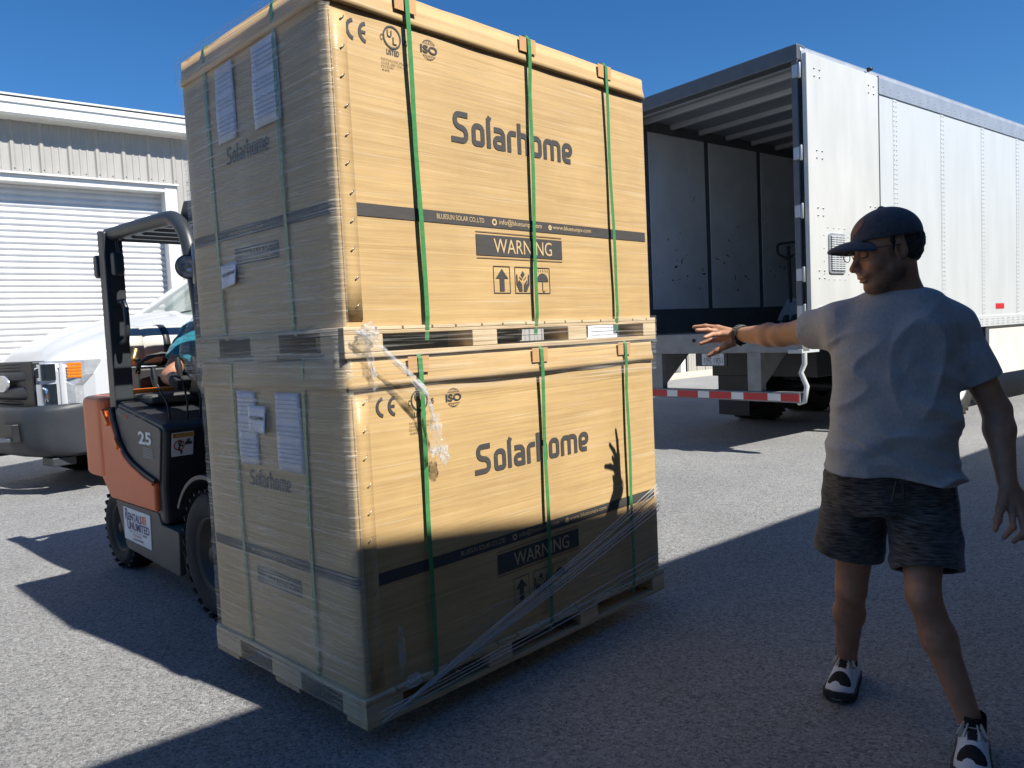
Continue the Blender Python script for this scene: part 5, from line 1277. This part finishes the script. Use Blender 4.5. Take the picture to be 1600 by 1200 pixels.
o_, V, Q = sdf_mesh('cap', cap_sdf, (.98, 2.38, 1.54), (1.40, 2.70, 1.80), .0030, M_cap, man); o_.location = OFF
# pale oval patch on the cap front
b = MB()
def pf(a, c):
    th = c*2*math.pi; r_ = a; y = .034*r_*math.cos(th); z = .098+.026*r_*math.sin(th)
    x = -.012+.1115*math.sqrt(max(0, 1-(y/.090)**2-((z-.046)/.094)**2))+.0015; return hw(x, y, z)
b.grid(pf, 5, 22); b.build('cap_patch', mat('patch_tan', (.24, .13, .10), .8, var=.1), man, loc=OFF)
M_hair = cloth('hair_dark', (.012, .010, .009), (.03, .024, .02), 90, (1, 1, .3), .6)
def hair_sdf(P):
    q = hloc(P).astype(f32); qa = q.copy(); qa[:, 1] = np.abs(qa[:, 1])
    d = ellip(q, (-.026, 0, .020), (.098, .081, .092)); d = smax(d, q[:, 0]+.030, .012); d = smax(d, q[:, 2]-.06, .01)
    d = smin(d, rcone(qa, (.004, .074, .045), (.006, .071, -.004), .008, .004), .008)
    return (d-.004*vnoise((q*140).astype(f32)))*hs
o_, V, Q = sdf_mesh('hair', hair_sdf, (1.10, 2.38, 1.46), (1.42, 2.70, 1.70), .0034, M_hair, man); o_.location = OFF
for s in (1, -1):
    e = MB().lathe([(.0118*math.sin(a), -.0118*math.cos(a)) for a in [math.pi*k/10 for k in range(11)]], (0, 0, 0), (0, 0, 1), 16).build('eye', mat('eye_white', (.45, .42, .40), .2, var=0), man)
    e.location = Vector(hw(.0775, .032*s, .002))+Vector(OFF)
    ld = MB(); ld.grid(lambda a, c, s=s: hw(.0775+.0138*math.cos(R(-80+160*a))*math.cos(R(-20+85*c)), .032*s+.0138*math.sin(R(-80+160*a)), .002+.0125*math.sin(R(-20+85*c))), 8, 6); ld.build('eyelid', M_skin, man, loc=OFF)
    MB().tube([hw(.0775+.015*math.cos(R(a)), .032*s+.015*math.sin(R(a)), -.003) for a in range(-65, 66, 13)], .0014, 6).build('eyelash', M_hair, man, loc=OFF)
gl = MB()
for s in (1, -1):
    gl.tube([hw(.112, s*.034+.026*math.cos(a), .012+.019*math.sin(a)) for a in [2*math.pi*k/20 for k in range(20)]], .0014, 6, closed=True)
    gl.tube([hw(.110, s*.060, .018), hw(.06, s*.076, .018), hw(-.010, s*.083, .012)], .0013, 6)
gl.tube([hw(.113, .008, .016), hw(.116, 0, .019), hw(.113, -.008, .016)], .0013, 6); gl.build('glasses', mat('wire_frame', (.10, .09, .08), .3, metal=.8, var=0), man, loc=OFF)
# watch and bracelet on the outstretched wrist
wd = (A3(J['wrR'])-A3(J['elR'])); wd /= np.linalg.norm(wd); wc = A3(J['wrR'])-wd*.012
wx = np.cross(wd, A3((0, 0, 1))); wx /= np.linalg.norm(wx); wu = np.cross(wx, wd)
ring_ = lambda c, r, n_: [tuple(c+(wx*math.cos(a)+wu*math.sin(a))*r) for a in [2*math.pi*k/n_ for k in range(n_)]]
w_ = MB(); 
for k_ in (-.009, -.003, .003, .009): w_.tube(ring_(wc+wd*k_, .0365, 26), .0046, 6, closed=True)
wt = w_.build('wrist_watch', M_blk, man, loc=OFF)
ln = MB()
for k in range(9):
    a = R(20+k*16); c = wc+(wx*math.cos(a)+wu*math.sin(a))*.0410; Mx = Matrix(((wd[0], -wx[0]*math.sin(a)+wu[0]*math.cos(a), wx[0]*math.cos(a)+wu[0]*math.sin(a)), (wd[1], -wx[1]*math.sin(a)+wu[1]*math.cos(a), wx[1]*math.cos(a)+wu[1]*math.sin(a)), (wd[2], -wx[2]*math.sin(a)+wu[2]*math.cos(a), wx[2]*math.cos(a)+wu[2]*math.sin(a)))).to_4x4(); Mx.translation = Vector(c)
    ln.box((-.010, -.0035, -.001), (.010, .0035, .001), 0, Mx)
ln.build('strap_link', mat('strap_grey', (.16, .165, .17), .4, metal=.4), wt)
a = R(-118) ; dn = wx*math.cos(a)+wu*math.sin(a)
MB().lathe([(0, .012), (.017, .012), (.021, .009), (.022, -.002), (.019, -.006)], tuple(wc+dn*.034), tuple(dn), 20).build('dial', mat('dial_black', (.01, .01, .012), .25, var=0), wt)
bc = MB(); bc.tube(ring_(A3(J['wrR'])+wd*.014, .033, 24), .0026, 6, closed=True); bc.tube([tuple(A3(J['wrR'])+wd*.014+wx*.0-wu*.0+A3((-.010, -.033, .005))), tuple(A3(J['wrR'])+wd*.03+A3((-.02, -.034, -.008)))], .002, 5)
bc.build('bracelet', mat('thread_red', (.22, .015, .02), .7, var=.1), man, loc=OFF)
# shoes
M_shoe = mat('shoe_white', (.62, .64, .68), .6, var=.05, vs=20, bump=.1, bs=90); M_mesh = mat('shoe_black_mesh', (.008, .008, .009), .85, var=.2); M_sole = mat('shoe_sole', (.03, .03, .032), .7, var=.2); M_lace = mat('lace_cream', (.52, .46, .40), .8, var=.1)
def shoe(an, dirv):
    dx = A3((*dirv, 0)); dx /= np.linalg.norm(dx); dy = A3((-dx[1], dx[0], 0)); o0 = A3((an[0], an[1], 0))
    Wd = lambda x, y, z: tuple(o0+dx*x+dy*y+A3((0, 0, z)))
    XS = [-.085, -.078, -.06, -.02, .04, .10, .14, .175, .195, .206]; WS = [.004, .026, .039, .043, .044, .050, .052, .045, .031, .004]; ZS = [.080, .104, .114, .116, .106, .082, .066, .056, .045, .020]
    def loc(P): p = P-o0; return p @ dx, p @ dy, P[:, 2]
    def up_(P):
        x, y, z = loc(P); w = np.interp(x, XS, WS); zt = np.interp(x, XS, ZS)
        k = (np.abs(y/w)**2.3+np.abs(np.maximum(z-.006, 0)/zt)**2.3)**(1/2.3); d = (k-1)*np.minimum(w, zt)*.8
        d = np.maximum(d, np.abs(x-.0605)-.1450); d = smax(d, .018-z, .004)
        an_ = np.sqrt((x+.008)**2*.6+y**2)-.037; d = smax(d, -np.maximum(an_, .092-z), .006); return d.astype(f32)
    def so_(P):
        x, y, z = loc(P); w = np.interp(x, XS, WS)*1.07+.002; d = np.abs(y)-w; d = np.maximum(d, np.abs(x-.0605)-.1470)
        wv = .0025*np.sign(np.sin(x*150)); d = np.maximum(d, np.abs(z-.017-.35*np.maximum(x-.15, 0))-.015); return (d+.001*np.sin(x*260)).astype(f32)
    r = .32
    o_, V, Q = sdf_mesh('shoe', up_, (an[0]-r, an[1]-r, -.01), (an[0]+r, an[1]+r, .13), .0030, [M_shoe, M_mesh], man, slack=3.0); o_.location = OFF
    c = V[Q].mean(1); p = c-o0; x, y, z = p @ dx, p @ dy, c[:, 2]; zt = np.interp(x, XS, ZS); w = np.interp(x, XS, WS)
    toe = (((x-.138)/.034)**2+(y/(.040))**2 < 1) & (z > .6*zt) & ~((((x-.190)/.036)**2+((y+.010)/.022)**2) < 1)
    tong = (np.abs(y) < .014) & (x > .03) & (x < .088) & (z > .55*zt)
    collar = (z > .094) & (np.sqrt((x+.008)**2*.6+y**2) < .043)
    o_.data.polygons.foreach_set('material_index', (toe | tong | collar).astype(np.int32))
    s_, V, Q = sdf_mesh('sole', so_, (an[0]-r, an[1]-r, -.003), (an[0]+r, an[1]+r, .06), .0034, M_sole, o_, slack=3.0)
    lc = MB(); ztf = lambda x: float(np.interp(x, XS, ZS))
    for x in (.015, .036, .057, .078):
        zt = ztf(x); lc.tube([Wd(x, -.026, zt*.86), Wd(x+.002, -.012, zt*1.0), Wd(x+.002, .012, zt*1.0), Wd(x, .026, zt*.86)], .0040, 6)
    for sy in (1, -1):
        lc.tube([Wd(.008, 0, ztf(.01)+.010), Wd(.030, sy*.022, ztf(.03)+.012), Wd(.058, sy*.040, ztf(.06)-.006), Wd(.064, sy*.036, ztf(.06)-.012), Wd(.036, sy*.024, ztf(.03)+.002), Wd(.008, 0, ztf(.01)+.006)], .0038, 6)
        lc.tube([Wd(.008, 0, ztf(.01)+.008), Wd(.035, sy*.012, ztf(.03)+.010), Wd(.075, sy*.022, ztf(.07)-.002)], .0032, 6)
    lc.build('lace', M_lace, o_)
    sk = MB(); sk.lathe([(.038, -.045), (.0385, .0), (.0385, .034), (.037, .040)], (an[0], an[1], an[2]+.01), (0, 0, 1), 20); sk.build('sock', M_mesh, man, loc=OFF)
    st_ = MB()
    for k in range(6): st_.tube([Wd(.03+.018*k, .030+.0017*k, ztf(.03+.018*k)*.74), Wd(.035+.018*k, .036+.0017*k, ztf(.03+.018*k)*.56)], .0012, 4)
    st_.build('stitching', _mc['shoe_stitch'] if 'shoe_stitch' in _mc else mat('shoe_stitch', (.30, .31, .33), .7, var=0), o_)
shoe(J['anR'], (-.56, -.83)); shoe(J['anL'], (-.53, -.85))
# ------------------------------------------------------------------ forklift driver, mostly behind the cartons
dl = bx(.85, 2.62, 0); drv = thing('person', 'person in teal t-shirt and dark gloves seated at the forklift levers', 'person', dl, BA)
def drv_sdf(P):
    d = ellip(P, (0, .02, 1.80), (.078, .098, .118)); d = smin(d, rcone(P, (0, .03, 1.70), (0, .05, 1.52), .055, .06), .03)
    d = smin(d, ellip(P, (0, -.085, 1.785), (.016, .02, .02)), .012)
    d = smin(d, rcone(P, (0, .06, 1.5), (0, .03, 1.28), .10, .13), .05)
    for s, el, wr in ((-1, (-.37, .0, 1.235), (-.43, -.225, 1.215)), (1, (.30, -.05, 1.22), (.16, -.36, 1.32))):
        d = smin(d, chain(P, [(s*.19, .05, 1.50), el, wr], [.062, .05, .034], .02), .03)
        d = smin(d, chain(P, [(s*.10, .0, 1.28), (s*.14, -.42, 1.27), (s*.14, -.48, .85)], [.09, .07, .05], .02), .03)
    return d
M_skin2 = skin_mat('skin_brown', (.36, .17, .10))
o_, V, Q = sdf_mesh('body', drv_sdf, (-.55, -.62, .75), (.5, .30, 1.96), .008, M_skin2, drv); paint(o_, V, 'beard', np.zeros(len(V))); paint(o_, V, 'flush', np.zeros(len(V)))
def drvs_sdf(P):
    d = ellip(P, (0, .05, 1.36), (.205, .15, .22)); d = smin(d, ellip(P, (0, .04, 1.22), (.185, .16, .15)), .05)
    for s, el in ((-1, (-.37, .0, 1.235)), (1, (.30, -.05, 1.22))):
        e = tuple(A3((s*.19, .05, 1.50))*.36+A3(el)*.64); t = axd(P, (s*.19, .05, 1.50), e)
        a_ = np.maximum(rcone(P, (s*.18, .05, 1.49), el, .082, .078), t); d = smin(d, a_, .03)
    d = d-.009*np.clip(1-np.abs(vnoise((P*A3((9, 9, 16))).astype(f32)))*2, 0, 1); return np.maximum(d, -rcone(P, (0, .04, 1.5), (0, .02, 1.8), .066, .06))
o_, V, Q = sdf_mesh('t_shirt', drvs_sdf, (-.5, -.25, 1.05), (.5, .32, 1.66), .007, cloth('shirt_teal', (.012, .15, .21), (.02, .20, .27), 80, (1, 1, 1)), drv)
def glove(P, s):
    w = (-.43, -.225, 1.215) if s < 0 else (.16, -.36, 1.32); d = rcone(P, w, (w[0]-.0, w[1]-.05, w[2]-.01), .040, .042)
    for k in range(4): d = smin(d, chain(P, [(w[0]-.03+.02*k, w[1]-.07, w[2]+.015), (w[0]-.03+.02*k, w[1]-.11, w[2]-.005), (w[0]-.03+.02*k, w[1]-.095, w[2]-.045)], [.014, .013, .011], .006), .008)
    return smin(d, chain(P, [(w[0]+.03*s*-1, w[1]-.03, w[2]-.01), (w[0]+.045*s*-1, w[1]-.075, w[2]-.035)], [.016, .012], .006), .01)
for s in (-1, 1):
    w = (-.43, -.225, 1.215) if s < 0 else (.16, -.36, 1.32); sdf_mesh('glove', lambda P: glove(P, s), tuple(np.array(w)-.16), tuple(np.array(w)+.10), .006, mat('glove_black', (.02, .02, .022), .8, var=.2), drv)
for s in (-1, 1): MB().tube([(s*.10, .0, 1.26), (s*.14, -.42, 1.26), (s*.14, -.48, .85), (s*.14, -.50, .50)], [.11, .09, .07, .06], 14).build('trouser_leg', cloth('trouser_dark', (.03, .032, .04), (.045, .05, .06), 60, (1, 1, 1)), drv)
MB().lathe([(0, .125), (.06, .115), (.10, .07), (.105, .03), (.10, .02)], (0, .025, 1.80), (0, 0, 1), 20).build('cap', M_cap, drv)
